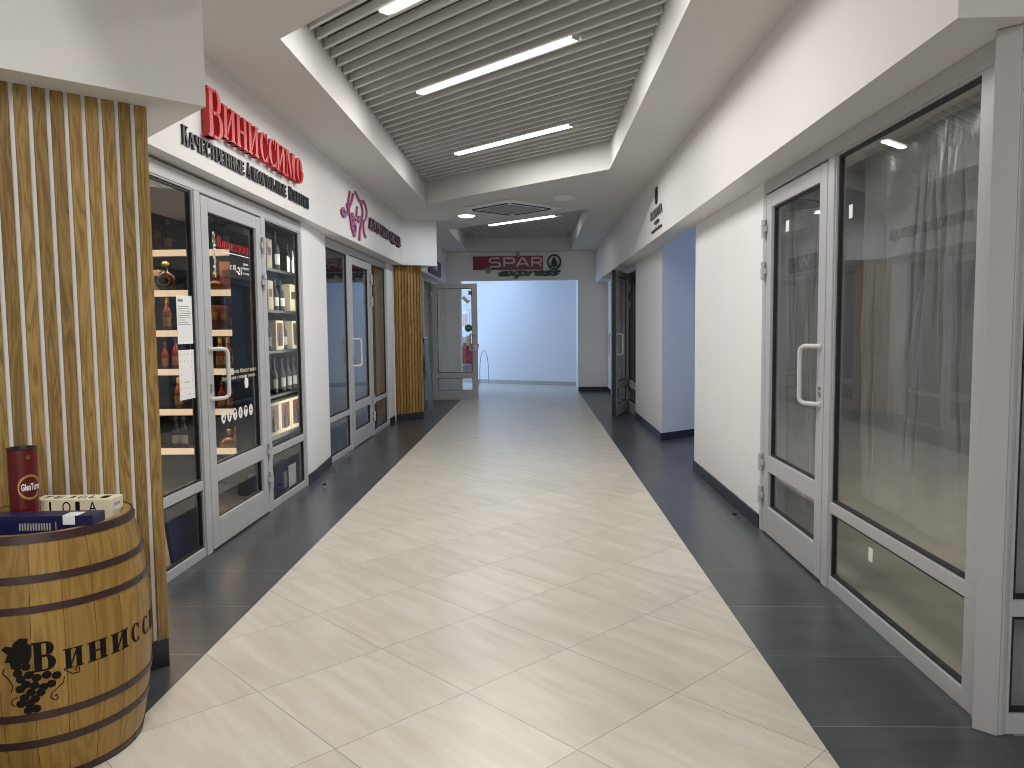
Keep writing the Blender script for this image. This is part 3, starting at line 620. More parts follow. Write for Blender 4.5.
KS = dict(stem=[(8.643, 2.984), (8.567, 2.867), (8.531, 2.802)], arm=[(8.795, 2.984), (8.719, 2.891), (8.603, 2.813), (8.49, 2.727), (8.362, 2.675), (8.264, 2.694), (8.248, 2.725), (8.33, 2.752), (8.387, 2.722)],
 leg=[(8.479, 2.823), (8.577, 2.76), (8.654, 2.681), (8.689, 2.605), (8.771, 2.555), (8.822, 2.525), (8.891, 2.621), (8.85, 2.667), (8.739, 2.662), (8.768, 2.605)],
 small=[(8.659, 2.732), (8.75, 2.765), (8.768, 2.727), (8.699, 2.697), (8.667, 2.723), (8.77, 2.747), (8.796, 2.705), (8.872, 2.747), (8.877, 2.706), (8.929, 2.765), (8.972, 2.87), (8.944, 2.772), (8.97, 2.714), (9.045, 2.766), (9.116, 2.765), (9.086, 2.708), (9.026, 2.716), (9.092, 2.767), (9.165, 2.772), (9.184, 2.721)],
 long=[(8.911, 3.025), (9.068, 2.978), (9.207, 2.937), (9.272, 2.862), (9.209, 2.736), (9.126, 2.64), (9.064, 2.501)], rr=[(9.234, 2.963), (9.336, 2.99), (9.457, 2.944), (9.5, 2.863), (9.414, 2.785), (9.335, 2.752), (9.301, 2.673), (9.343, 2.602), (9.417, 2.578)])
b = MB()
for k, v in KS.items(): ribbon(b, v, .030 if k != 'small' else .020, .004, .022, FB, w1=.05 if k in ('long', 'leg') else None)
obj('script_monogram', b, 'pink', t)
u0 = 9.60
for w, width in (('АВТОРСКАЯ', 1.24), ('ОДЕЖДА', .88)):
    b = MB()
    for ch, polys in layout(w, width, .138):
        for k, p in enumerate(polys): b.prism([(u0 + q[0], 2.705 + q[1]) for q in p], .004, .030 + .0004 * k, FB)
    obj('lettering', b, 'plum', t); u0 += width + .10
# right sign
FRB = frame((1.39, 0), (0, -1), (-1, 0))
t = thing('shop_sign', 'small black emblem and grey lettering on the right bulkhead over the recess', 'sign', (1.39, 8.85, 2.7))
b = MB()
for a in (-1, 1): ribbon(b, [(-8.83 + a * .05, 3.0), (-8.83 - a * .045, 2.97), (-8.83 + a * .055, 2.92), (-8.83 - a * .04, 2.88), (-8.83, 2.84)], .028, .002, .018, FRB)
obj('emblem', b, 'black', t)
b = MB(); u0 = -9.24
for ch, polys in layout('ПМСВОЛА', .80, .088):
    for k, p in enumerate(polys): b.prism([(u0 + q[0], 2.695 + q[1]) for q in p], .002, .016 + .0004 * k, FRB)
obj('lettering', b, 'greyl', t)
b = MB(); add_font(b, 'салон', FRB, -8.94, 2.612, .27, .035, .016, bold=.02); add_font(b, 'верхней мебели', FRB, -9.15, 2.53, .68, .04, .016, bold=.02); obj('small_lettering', b, 'black', t)
# far sign
FS = frame((0, 17.6), (1, 0), (0, -1))
t = thing('supermarket_sign', 'red sign board with silver capitals and green italics over the far opening', 'sign', (-.33, 17.6, 2.55))
b = MB(); b.box((-1.39, .001, 2.53), (.74, .014, 3.16), FS); obj('backing_panel', b, 'wall', t)
b = MB(); b.box((-1.364, .014, 2.765), (.217, .05, 3.07), FS); obj('red_panel', b, 'sred', t)
b = MB(); P0 = 2.835; H = .185; sw = .036
def st(pts): ribbon(b, pts, sw, .048, .075, FS)
cnt = [0]
def ln(*pts):
    P = [Vector(p) for p in pts]; n = len(P); L = []; Rr = []; cnt[0] += 1
    for i in range(n):
        a = (P[i] - P[i - 1]).normalized() if i else (P[1] - P[0]).normalized(); c = (P[i + 1] - P[i]).normalized() if i < n - 1 else a
        tt = (a + c).normalized(); nn = Vector((-tt.y, tt.x)) * sw / 2 / max(.5, tt.dot(a)); L.append(P[i] + nn); Rr.append(P[i] - nn)
    for i in range(n - 1): b.prism([tuple(L[i]), tuple(L[i + 1]), tuple(Rr[i + 1]), tuple(Rr[i])], .048, .075 + .0006 * (cnt[0] % 3), FS)
x = -.985; ln((x + .22, P0 + H), (x + .04, P0 + H), (x, P0 + H * .86), (x, P0 + H * .64), (x + .04, P0 + H * .5), (x + .19, P0 + H * .5), (x + .23, P0 + H * .36), (x + .23, P0 + H * .14), (x + .19, P0), (x, P0))
x = -.655; ln((x, P0), (x, P0 + H), (x + .18, P0 + H), (x + .22, P0 + H * .86), (x + .22, P0 + H * .56), (x + .18, P0 + H * .42), (x + .02, P0 + H * .42))
x = -.375; ln((x, P0), (x + .11, P0 + H), (x + .15, P0 + H), (x + .26, P0)); ln((x + .06, P0 + H * .3), (x + .2, P0 + H * .3))
x = -.03; ln((x, P0), (x, P0 + H), (x + .17, P0 + H), (x + .21, P0 + H * .86), (x + .21, P0 + H * .58), (x + .17, P0 + H * .44), (x + .02, P0 + H * .44)); ln((x + .13, P0 + H * .42), (x + .21, P0))
obj('lettering', b, 'smetal', t, label='silver capital letters')
b = MB()
for q in ringquads(.465, 2.925, .160, .178, .122, .137, 0, 360, 32): b.prism(q, .014, .05, FS)
for z, w in ((2.985, .055), (2.925, .085), (2.86, .112)): b.prism([(.465 - w, z - .035), (.465 + w, z - .035), (.465 + .006, z + .065), (.465 - .006, z + .065)], .014, .05, FS)
b.prism(rc(.45, 2.80, .48, 2.84), .014, .05, FS)
obj('fir_tree_emblem', b, 'sgreen', t)
b = MB(); add_font(b, 'express', FS @ Matrix.Translation((0, .014, 0)), -.80, 2.565, 1.42, .18, .035, shear=.45, bold=.05); obj('lettering', b, 'sgreen', t, label='green italic lettering')
for x, z, r, lab in ((-1.02, 2.745, .075, 'round grey lamp disc hanging at the lower left of the red sign'), (-.345, 3.10, .045, 'small round grey disc at the top edge of the red sign')):
    t = thing('round_sensor', lab, 'sensor', (x, 17.55, z)); Fs = Matrix.Translation((x, 17.55, z)) @ Matrix.Rotation(R(90), 4, 'X')
    b = MB(); b.lathe([(r * .72, .03), (r, .012), (r, -.012), (r * .72, -.02), (r * .72, .03)], (0, 0, 0), 24, F=Fs); obj('rim', b, 'smetal', t, smooth=50)
    b = MB(); b.lathe([(r * .74, .0), (r * .74, .012), (r * .3, .02), (0, .022)], (0, 0, 0), 20, F=Fs); b.lathe([(r * .74, 0), (0, -.002)], (0, 0, 0), 20, F=Fs); obj('lens', b, 'greyp', t, smooth=50)
# purple sign
FP = frame((-1.945, 0), (0, 1), (1, 0))
t = thing('shop_sign', 'dark purple sign half hidden behind the far slat column', 'sign', (-1.945, 15.2, 2.6))
b = MB(); b.box((14.30, .001, 2.50), (16.1, .03, 2.80), FP); obj('panel', b, 'purple', t)
b = MB(); ribbon(b, [(14.85, 2.74), (15.0, 2.60), (15.15, 2.74), (15.3, 2.60), (15.42, 2.72)], .05, .03, .045, FP); obj('emblem', b, 'smetal', t)

# ------------------------------------------------------------------ door graphics of the drinks shop
FG = FL @ Matrix.Translation((.06, .0034, 0))
b = MB(); u0 = 5.235
for ch, polys in layout('ВИНИССИМО', .58, .055, caps=.085):
    for p in polys: b.prism([(u0 + q[0], 2.035 + q[1]) for q in p], 0, .001, FG)
obj('lettering', b, 'red', D3, label='red lettering on the glass')
b = MB(); b.box((5.30, 0, 2.012), (5.815, .001, 2.018), FG); add_font(b, 'с 10', FG, 5.45, 1.90, .10, .04, .001); add_font(b, '-21', FG, 5.56, 1.875, .10, .055, .001, bold=.02); add_font(b, 'время', FG, 5.70, 1.945, .10, .02, .001); add_font(b, 'ежедневно', FG, 5.67, 1.915, .14, .02, .001); add_font(b, 'без обеда', FG, 5.69, 1.88, .12, .018, .001)
obj('opening_hours', b, 'paper', D3)
b = MB(); random.seed(3)
for k in range(26):
    z = 2.12 - k * .0105; r = .012 * (1.4 if k < 6 else 1) ; x = 5.182 + random.uniform(-.016, .016); b.prism(arc(x, z, r, r, 0, 360, 8)[:-1], 0, .0012, FG)
b.box((5.178, 0, 1.83), (5.188, .001, 2.0), FG)
obj('grape_ornament', b, 'cream', D3, label='pale hanging grape ornament')
b = MB(); add_font(b, 'Возьмите бокал вина', FG, 5.25, 1.155, .66, .032, .001); add_font(b, 'Бургундии с нашим сыром', FG, 5.24, 1.108, .63, .032, .001); obj('lettering', b, 'cream', D3, label='cream lettering on the glass')
b = MB(); b.prism([(5.655, 1.035), (5.70, 1.03), (5.705, 1.045), (5.72, 1.045), (5.72, 1.10), (5.69, 1.105), (5.685, 1.12), (5.655, 1.115), (5.65, 1.09), (5.642, 1.08)], 0, .001, FG); obj('sticker', b, 'paper', D3, label='white pictogram')
for k in range(6):
    u = 5.232 + k * .1045; z = .862
    b = MB(); b.prism(arc(u, z, .038, .043, 0, 360, 20)[:-1], 0, .001, FG); b.mi = 1
    if k == 0: b.prism(rc(u - .012, z - .02, u + .018, z), .001, .0016, FG); b.prism(rc(u + .008, z, u + .018, z + .012), .001, .0016, FG)
    elif k in (2, 4): b.prism(arc(u, z + .012, .026, .022, 0, 180, 8), .001, .0016, FG); b.prism(rc(u - .004, z - .03, u + .004, z + .012), .001, .0016, FG)
    else:
        b.prism(rc(u - .003, z - .028, u + .003, z + .028), .001, .0016, FG); b.prism(rc(u - .018, z - .003, u + .018, z + .003), .001, .0016, FG)
    obj('sticker', b, ['paper', 'brown'], D3, label='white oval sticker')
# paper notices on the window
FW = FL @ Matrix.Translation((.012, .0046, 0))
t = thing('paper_notice', 'upper white sheet of printed text on the drinks shop window', 'paper sheet', (XL, 4.74, 1.38), 'paper notices on the drinks shop window')
b = MB(); b.box((4.636, -.001, 1.385), (4.848, 0, 1.685), FW); obj('sheet', b, 'paper', t)
b = MB(); random.seed(5)
b.box((4.655, 0, 1.645), (4.72, .0004, 1.662), FW)
for k in range(9): b.box((4.652, 0, 1.615 - k * .014), (4.652 + random.uniform(.10, .18), .0004, 1.619 - k * .014), FW)
obj('printed_lines', b, 'greyp', t)
t = thing('paper_notice', 'lower white sheet with a pale pattern on the drinks shop window', 'paper sheet', (XL, 4.74, 1.04), 'paper notices on the drinks shop window')
b = MB(); b.box((4.636, -.001, 1.04), (4.848, 0, 1.348), FW); obj('sheet', b, 'paper', t)
b = MB()
for i in range(4):
    for j in range(7):
        if not (i in (1, 2) and 2 <= j <= 4): b.box((4.66 + i * .05, 0, 1.065 + j * .042), (4.668 + i * .05, .0004, 1.073 + j * .042), FW)
b.box((4.70, 0, 1.145), (4.78, .0004, 1.15), FW)
obj('printed_pattern', b, 'gskirt', t)

# ------------------------------------------------------------------ goods : prototypes
protos = {}
def bottle(kind, loc, label, group, rz=0, s=1.0):
    if kind in protos:
        o = copy_tree(protos[kind], None, loc, label, rz); o['group'] = group; o.scale = (s, s, s); return o
    t = thing({'flask': 'cognac_flask', 'decanter': 'decanter'}.get(kind, 'bottle'), label, 'bottle', loc, group, rz=rz)
    g = {'amber': 'amber', 'dark': 'dkglass', 'red': 'redglass', 'flask': 'brownglass', 'decanter': 'amber', 'white': 'dkglass'}[kind]
    if kind == 'flask':
        pr = [(0, 0), (.045, 0), (.05, .008), (.088, .06), (.095, .10), (.085, .14), (.05, .175), (.02, .19), (.018, .225)]; sy = .5
    elif kind == 'decanter':
        pr = [(0, 0), (.085, 0), (.09, .01), (.088, .05), (.06, .085), (.022, .105), (.018, .15)]; sy = .75
    else:
        pr = [(0, 0), (.036, 0), (.038, .006), (.038, .16), (.034, .18), (.018, .215), (.0145, .235), (.0145, .275)]; sy = 1
    b = MB(); b.lathe(pr + [(0, pr[-1][1])], seg=20, sy=sy); obj('glass_body', b, g, t, smooth=50, local=True)
    zt = pr[-1][1]; r = pr[-1][0]
    b = MB(); b.lathe([(r + .002, zt - .03), (r + .0035, zt), (r + .003, zt + .018), (r * .8, zt + .024), (0, zt + .025)] if kind != 'flask' else [(r + .002, zt), (.03, zt + .012), (.034, zt + .03), (.02, zt + .05), (0, zt + .056)], seg=16); obj('stopper', b, 'gold' if kind in ('amber', 'flask', 'decanter') else 'black', t, smooth=50, local=True)
    if kind == 'flask':
        b = MB(); F = Matrix.Translation((0, -.049, .10)) @ Matrix.Rotation(R(90), 4, 'X')
        for q in ringquads(0, 0, .062, .045, .05, .035, 0, 360, 20): b.prism([(x, z + .10) for x, z in q], -.052, -.046)
        obj('oval_label', b, 'cream', t, local=True)
    else:
        rr = .0386 if kind != 'decanter' else .0895
        b = MB(); z0, z1 = (.045, .125) if kind != 'decanter' else (.015, .045)
        b.lathe([(rr, z0), (rr, z1)], seg=12, a0=R(200), a1=R(340), sy=sy); obj('paper_label', b, {'amber': 'gold', 'red': 'orange', 'dark': 'gskirt', 'white': 'paper', 'decanter': 'gold'}[kind], t, local=True)
    protos[kind] = t; t.scale = (s, s, s); return t
def carton(kind, loc, label, group, size, rz=0, window=False):
    w, d, h = size; key = (kind, size, window)
    if key in protos:
        o = copy_tree(protos[key], None, loc, label, rz); o['group'] = group; return o
    t = thing('gift_box', label, 'box', loc, group, rz=rz)
    b = MB(); b.box((-w / 2, -d / 2, 0), (w / 2, d / 2, h)); obj('carton', b, kind, t, bevel=.002, local=True)
    b = MB()
    if window:
        b.box((-w * .36, -d / 2 - .0015, h * .14), (w * .36, -d / 2 + .001, h * .92)); obj('window', b, 'brown' if kind == 'cream' else 'gskirt', t, local=True)
        b = MB(); b.lathe([(0, h * .14), (w * .17, h * .14), (w * .17, h * .5), (w * .06, h * .62), (w * .06, h * .8), (0, h * .8)], (0, -d / 2 - .002, 0), 12, sy=.25); obj('bottle_in_window', b, 'dkglass', t, smooth=50, local=True)
    else:
        b.box((-w * .3, -d / 2 - .001, h * .45), (w * .3, -d / 2 + .001, h * .72)); obj('front_label', b, 'brown' if kind != 'brown' else 'gold', t, local=True)
    protos[key] = t; return t

# ------------------------------------------------------------------ lit shelf unit facing the door
t = thing('lit_shelf_unit', 'dark shelf unit with glowing shelf edges seen through the drinks shop door', 'shelf unit', (-3.15, 7.0, 0))
sx0, sx1, sy0, sy1 = -3.78, -2.67, 6.9, 7.22
b = MB(); b.box((sx0, sy1, 0), (sx1, sy1 + .02, 2.55)); obj('back_panel', b, 'shelfdark', t)
b = MB(); b.box((sx0 - .02, sy0, 0), (sx0, sy1, 2.55)); obj('side_panel', b, 'shelfdark', t)
b = MB(); b.box((sx1, sy0, 0), (sx1 + .02, sy1, 2.55)); obj('side_panel', b, 'shelfdark', t)
SZ = [2.18, 1.82, 1.46, 1.11, .745, .385]
for z in SZ:
    b = MB(); b.box((sx0, sy0 + .012, z - .03), (sx1, sy1, z)); s = obj('shelf', b, 'shelfdark', t)
    b = MB(); b.box((sx0, sy0, z - .045), (sx1, sy0 + .012, z + .012)); obj('glowing_edge', b, 'shelflit', s, label='shelf edge with its brightness put in as glow')
    b = MB(); b.box((sx0 + .02, sy0 + .02, z - .037), (sx1 - .02, sy0 + .035, z - .0305)); obj('light_strip', b, 'ledwarm', s)
    area('shelf_light', ((sx0 + sx1) / 2, sy0 + .03, z - .04), (R(-25), 0, 0), 1.0, .02, 4.5, (1, .72, .46), t)
PXX = lambda px: -2.715 + (px - 232) * .0093
g = 'goods on the lit shelves'; W = ['topmost lit shelf', 'second lit shelf', 'third lit shelf', 'fourth lit shelf', 'fifth lit shelf', 'lowest lit shelf']
y0 = 7.0
carton('brown', (PXX(160), y0, SZ[0]), 'brown box on the topmost lit shelf behind the paper notices window', g, (.09, .09, .26))
bottle('amber', (PXX(168), y0, SZ[0]), 'amber bottle right of the brown box on the topmost lit shelf', g)
bottle('dark', (PXX(215), y0, SZ[0]), 'dark bottle on the topmost lit shelf behind the grape ornament', g)
bottle('dark', (PXX(226), y0, SZ[0]), 'dark bottle at the right end of the topmost lit shelf', g)
carton('cream', (PXX(156), y0, SZ[1]), 'narrow pale box left of the round flask on the second lit shelf', g, (.05, .07, .20))
bottle('flask', (PXX(165), y0 - .02, SZ[1]), 'round cognac flask with oval label in the notice window', g)
bottle('decanter', (PXX(213), y0 - .01, SZ[1]), 'low round gold decanter on the second lit shelf behind the door', g)
carton('orange', (PXX(224), y0 + .05, SZ[1]), 'copper coloured box right of the gold decanter', g, (.13, .09, .27))
bottle('amber', (PXX(164), y0, SZ[2]), 'amber bottle on the third lit shelf left of the upper notice', g, s=1.05)
carton('brown', (PXX(212.5), y0, SZ[2]), 'brown box at the left of the third lit shelf behind the door', g, (.09, .09, .235))
carton('brown', (PXX(222), y0, SZ[2]), 'brown box in the middle of the third lit shelf behind the door', g, (.085, .09, .225))
bottle('amber', (PXX(229.5), y0, SZ[2]), 'amber bottle at the right end of the third lit shelf', g)
bottle('red', (PXX(160), y0, SZ[3]), 'red bottle on the fourth lit shelf beside the slat wall', g, s=.85)
bottle('red', (PXX(171), y0, SZ[3]), 'red bottle on the fourth lit shelf left of the lower notice', g)
for k, lab in enumerate(('dark gold labelled bottle nearest the door handle on the fourth lit shelf', 'dark gold labelled bottle inside the door handle loop on the fourth lit shelf', 'dark gold labelled bottle at the right end of the fourth lit shelf')): bottle('amber', (PXX(215 + 8 * k), y0, SZ[3]), lab, g)
bottle('amber', (PXX(172), y0, SZ[4]), 'amber bottle on the fifth lit shelf under the notices', g)
for k, lab in enumerate(('red bottle at the left of the fifth lit shelf behind the door', 'red bottle in the middle of the fifth lit shelf behind the door', 'red bottle at the right end of the fifth lit shelf')): bottle('red', (PXX(215 + 8.5 * k), y0, SZ[4]), lab, g, s=.85)
bottle('dark', (PXX(168), y0, SZ[5]), 'dark bottle on the lowest lit shelf beside the slat wall', g); bottle('dark', (PXX(176), y0, SZ[5]), 'dark bottle on the lowest lit shelf near the window post', g)
bottle('decanter', (PXX(221), y0, SZ[5]), 'squat amber decanter on the lowest lit shelf under the oval stickers', g)
bottle('amber', (PXX(230), y0, SZ[5]), 'amber bottle beside the squat decanter on the lowest lit shelf', g); bottle('amber', (PXX(235.5), y0, SZ[5]), 'amber bottle at the right end of the lowest lit shelf', g)

# ------------------------------------------------------------------ black display shelves in the narrow window
t = thing('display_shelf_unit', 'black open shelf unit right behind the narrow drinks shop window', 'shelf unit', (-2.48, 7.3, 0))
dx0, dx1, dy0, dy1 = -2.625, -2.40, 6.72, 8.1
b = MB(); b.box((dx0 - .02, dy0, 0), (dx0, dy1, 2.5)); obj('back_panel', b, 'shelfdark', t)
b = MB(); b.box((dx0, dy0 - .02, 0), (dx1, dy0, 2.5)); obj('side_panel', b, 'shelfdark', t)
DZ = [2.03, 1.65, 1.275, .865, .478]
for z in DZ:
    b = MB(); b.box((dx0, dy0, z - .025), (dx1, dy1, z)); s = obj('shelf', b, 'shelfdark', t)
DZ2 = DZ[1:] + [DZ[0] + .42]
b = MB(); b.box((dx0, dy0, 2.43), (dx1, dy1, 2.455)); obj('top_panel', b, 'shelfdark', t)
area('goods_fill_light', (-2.235, 7.62, 1.35), (0, R(90), 0), 2.1, .85, 16, (1, .96, .88), t)  # added lamp, unseen behind the wall, brightening the shelved goods
ROW = dict(zip(DZ, (5.4, 4.0, 2.7, 1.3, 0)))
PY = lambda px, z: 7.05 + ROW[z] * .0289 + (px - 272) * .0289
g = 'goods on the black window shelves'; xx = -2.47
Q = R(90)
carton('cream', (xx, PY(268.5, DZ[0]), DZ[0]), 'tall pale box at the left of the top black shelf', g, (.14, .09, .27), Q)
bottle('white', (xx, PY(278, DZ[0]), DZ[0]), 'dark bottle with white label on the top black shelf', g, Q, 1.25)
bottle('dark', (xx, PY(291, DZ[0]), DZ[0]), 'dark bottle behind the folded card on the top black shelf', g, Q, 1.0)
t = thing('folded_card', 'white folded price card on the top black shelf', 'card', (-2.42, PY(289, DZ[0]), DZ[0]), rz=Q)
b = MB(); b.prism([(-.11, 0), (-.02, 0), (-.02, .15), (-.11, .16)], -.003, 0); b.prism([(-.01, .22), (.10, .02), (.08, 0), (-.035, .0)], -.03, -.027); b.prism([(.02, .02), (.12, .02), (.12, .13), (.02, .13)], 0, .003); obj('card', b, 'paper', t, local=True)
carton('cream', (xx, PY(270, DZ[1]), DZ[1]), 'pale box at the left of the second black shelf', g, (.14, .09, .27), Q)
bottle('white', (xx, PY(278, DZ[1]), DZ[1]), 'left white labelled bottle between pale boxes on the second black shelf', g, Q)
bottle('white', (xx, PY(284, DZ[1]), DZ[1]), 'right white labelled bottle between pale boxes on the second black shelf', g, Q)
carton('cream', (xx, PY(293, DZ[1]), DZ[1]), 'pale box at the right of the second black shelf', g, (.2, .09, .27), Q)
bottle('dark', (xx, PY(271, DZ[2]), DZ[2]), 'dark bottle at the left of the third black shelf', g, Q)
carton('cream', (xx, PY(279, DZ[2]), DZ[2]), 'windowed pale box left of the dark bottle on the third black shelf', g, (.22, .09, .28), Q, True)
bottle('dark', (xx, PY(287, DZ[2]), DZ[2]), 'dark bottle between the windowed boxes of the third black shelf', g, Q)
carton('cream', (xx, PY(296, DZ[2]), DZ[2]), 'windowed pale box at the right of the third black shelf', g, (.22, .09, .28), Q, True)
for px, lab in ((277, 'first dark bottle from the door on the fourth black shelf'), (285, 'second dark bottle from the door on the fourth black shelf'), (291.5, 'third dark bottle from the door on the fourth black shelf'), (297.5, 'fourth dark bottle from the door on the fourth black shelf')): bottle('dark', (xx, PY(px, DZ[3]), DZ[3]), lab, g, Q, 1.1)
for px, lab in ((273, 'windowed pale box cut by the door post on the lowest black shelf'), (284.5, 'windowed pale box in the middle of the lowest black shelf'), (296.5, 'windowed pale box at the right of the lowest black shelf')): carton('cream', (xx, PY(px, DZ[4]), DZ[4]), lab, g, (.33, .10, .31), Q, True)
t = thing('carton_box', 'low navy carton on the floor behind the lower narrow window pane', 'box', (-2.29, 6.75, 0))
b = MB(); b.box((-2.36, 6.25, 0), (-2.24, 7.06, .27)); obj('carton', b, 'navy', t, bevel=.003)
b = MB(); b.box((-2.239, 6.75, .05), (-2.2375, 6.85, .2)); obj('front_label', b, 'gskirt', t)
t = thing('white_card', 'white printed card leaning before the navy carton in the narrow window', 'card', (-2.21, 6.95, 0))
b = MB(); b.box((-2.222, 6.83, .005), (-2.219, 7.04, .24)); obj('card', b, 'paper', t)
t = thing('navy_board', 'navy board leaning inside the lower pane below the notices', 'board', (-2.28, 4.6, 0))
b = MB(); Fb = Matrix.Translation((-2.24, 4.84, 0)) @ Matrix.Rotation(R(-7), 4, 'Y'); b.box((-.012, -.22, 0), (.012, .22, .41), Fb); obj('panel', b, 'navy', t)

# ------------------------------------------------------------------ barrel and goods on it
BX, BY, BH = -1.733, 2.631, .821
RB = lambda z: .331 - .048 * ((z - .41) / .41) ** 2
t = thing('wine_barrel', 'wooden wine barrel with dark hoops and stencilled grapes by the slat wall', 'barrel', (BX, BY, 0))
b = MB(); ns = 22
for k in range(ns):
    a0 = 2 * PI * k / ns + .002; a1 = 2 * PI * (k + 1) / ns - .002
    b.lathe([(RB(BH * i / 14), BH * i / 14) for i in range(15)] + [(RB(BH) - .03, BH), (RB(BH) - .03, .74), (RB(BH) - .035, .70)], (BX, BY, 0), 4, a0, a1)
obj('staves', b, 'barrel', t, smooth=30)
b = MB(); b.lathe([(RB(BH) - .03, .75), (RB(BH) - .03, .775), (0, .775)], (BX, BY, 0), 48); obj('head', b, 'barrel', t)
for z0, z1 in ((.797, .8225), (.675, .698), (.581, .603), (.232, .256), (.137, .162), (.0, .026)):
    b = MB(); zs = [z0, (z0 + z1) / 2, z1]
    b.lathe([(RB(z0) - .004, z0)] + [(RB(z) + .0035, z) for z in zs] + [(RB(z1) - .004, z1)], (BX, BY, 0), 72)
    for k in range(9):
        a = 2 * PI * k / 9 + z0 * 5; zz = (z0 + z1) / 2; rr = RB(zz) + .0035; c = (BX + rr * math.cos(a), BY + rr * math.sin(a), zz)
        b.tube([c, (c[0] + .003 * math.cos(a), c[1] + .003 * math.sin(a), zz)], .004, 8)
    obj('hoop', b, 'hoop', t, smooth=35)
def bw(deg, z, off=.0016):
    r = RB(z) + off; return (BX + r * math.cos(R(deg)), BY + r * math.sin(R(deg)), z)
def bpoly(b, poly, off=.0016):
    """flat stencil polygon in (degrees, z) wrapped on the staves, cut into narrow strips so it follows the curve"""
    f = [bm_v for bm_v in poly]
    tmp = bmesh.new(); vs = [tmp.verts.new((p[0], p[1], 0)) for p in f]
    try: tmp.faces.new(vs)
    except ValueError: pass
    x0 = min(p[0] for p in f); x1 = max(p[0] for p in f); c = x0 + 3
    bmesh.ops.triangulate(tmp, faces=tmp.faces[:])
    while c < x1 - .2:
        bmesh.ops.bisect_plane(tmp, geom=tmp.verts[:] + tmp.edges[:] + tmp.faces[:], plane_co=(c, 0, 0), plane_no=(1, 0, 0)); c += 3
    mp = {v: b.bm.verts.new(bw(v.co.x, v.co.y, off)) for v in tmp.verts}
    for fc in tmp.faces: b._f([mp[v] for v in fc.verts])
    tmp.free()
b = MB()
th = -65.5
for k, (ch, wdt) in enumerate(zip('ВИНИССИМО', (13.5, 11.5, 13, 14, 11, 11, 14, 16, 13))):
    W_ = .235; SV = .075; gl_, adv = glyph(ch); adv += .05; W_ = .17; SV = .055; h = .095 if k == 0 else .066; zb = .392 if k == 0 else .382; f = (wdt - 1.6) / adv
    for p in gl_:
        if len(p) == 4 and k % 2 == 9: continue
        bpoly(b, [(th + q[0] * f, zb + q[1] * h) for q in p])
    th += wdt + (1.6 if k == 0 else .6)
obj('lettering', b, 'ink', t, label='black stencilled lettering')
b = MB()
for d, z in [(-72.5, .418), (-68.5, .415), (-72.5, .396), (-71.2, .376), (-67.2, .387), (-63.6, .374), (-58.9, .378), (-54.3, .37), (-64.8, .35), (-60.7, .34), (-56.9, .346), (-68.9, .357), (-71.8, .344), (-66.8, .329), (-62.2, .324), (-70.0, .314), (-65.0, .305), (-71.9, .295), (-67.7, .292), (-64.7, .272), (-68.6, .27)]:
    bpoly(b, arc(d, z, 2.35, .0130, 0, 360, 12)[:-1], .0024)
obj('grape_cluster', b, 'ink', t, label='stencilled bunch of grapes')
b = MB(); bpoly(b, [(-79.9, .476), (-77.7, .487), (-74.9, .482), (-73.4, .497), (-70.9, .508), (-66.8, .504), (-67.3, .489), (-65.5, .481), (-65.8, .444), (-66.9, .426), (-71.5, .425), (-73.0, .422), (-75.4, .411), (-76.2, .433), (-78.6, .435), (-76.9, .459)]); obj('vine_leaf', b, 'ink', t, label='stencilled vine leaf')
b = MB()
for v in ([(-78.7, .416), (-79.9, .4), (-77.1, .38), (-75.2, .356), (-76.2, .337)], [(-50.6, .359), (-51.2, .34), (-56.6, .316), (-57.7, .301), (-55.9, .288), (-54.0, .291), (-54.6, .306), (-55.8, .301)], [(-50.5, .381), (-46.7, .362), (-42.8, .361), (-43.1, .378), (-45.2, .375), (-44.2, .367)], [(-73.5, .319), (-76.0, .311), (-76.7, .298), (-74.8, .289)]):
    b.tube([bw(d, z, .0006) for d, z in [tuple((Vector(v[i]).lerp(Vector(v[i + 1]), s / 3))) for i in range(len(v) - 1) for s in range(3)] + [v[-1]]], .0016, 6)
obj('tendrils', b, 'ink', t)
zt = .775
t = thing('whisky_tin', 'tall maroon cylindrical tin standing on the barrel', 'tin', (-1.790, 2.622, zt))
cx, cy = -1.790, 2.622; rr = .0455; top = 1.068 - zt
b = MB(); b.lathe([(0, 0), (rr, 0), (rr, .066)], (cx, cy, zt), 40); obj('base_band', b, 'cream', t, smooth=40, label='pale lower band')
b = MB(); b.lathe([(rr, .066), (rr, top - .006)], (cx, cy, zt), 40); obj('tin_wall', b, 'maroon', t, smooth=40)
b = MB(); b.lathe([(rr, top - .006), (rr + .0015, top - .003), (rr + .001, top), (rr - .006, top), (rr - .008, top - .012), (0, top - .014)], (cx, cy, zt), 40); obj('lid', b, 'black', t, smooth=40)
fa = math.atan2(-cy, -cx) + R(26)
def cw(a, z, off=.001): return (cx + (rr + off) * math.cos(fa + a), cy + (rr + off) * math.sin(fa + a), zt + z)
b = MB()
for q in ringquads(0, .157, .86, .044, .74, .036, 25, 335, 24): b.quad([cw(x, z) for x, z in q])
for k in range(3): b.quad([cw(x, z) for x, z in ((-.18, .257 + .004 * k), (.1, .257 + .004 * k), (.1, .259 + .004 * k), (-.18, .259 + .004 * k))])
obj('oval_print', b, 'gold', t)
b = MB(); me = font_mesh('GlenTurner', 1, .0, bold=.03); xs = [v.co.x for v in me.vertices]; w = max(xs)
vs = [b.bm.verts.new(cw(-.62 + v.co.x / w * 1.6, .147 + v.co.y * .033, .0014)) for v in me.vertices]
for p in me.polygons: b._f([vs[i] for i in p.vertices])
obj('lettering', b, 'paper', t, label='white lettering')
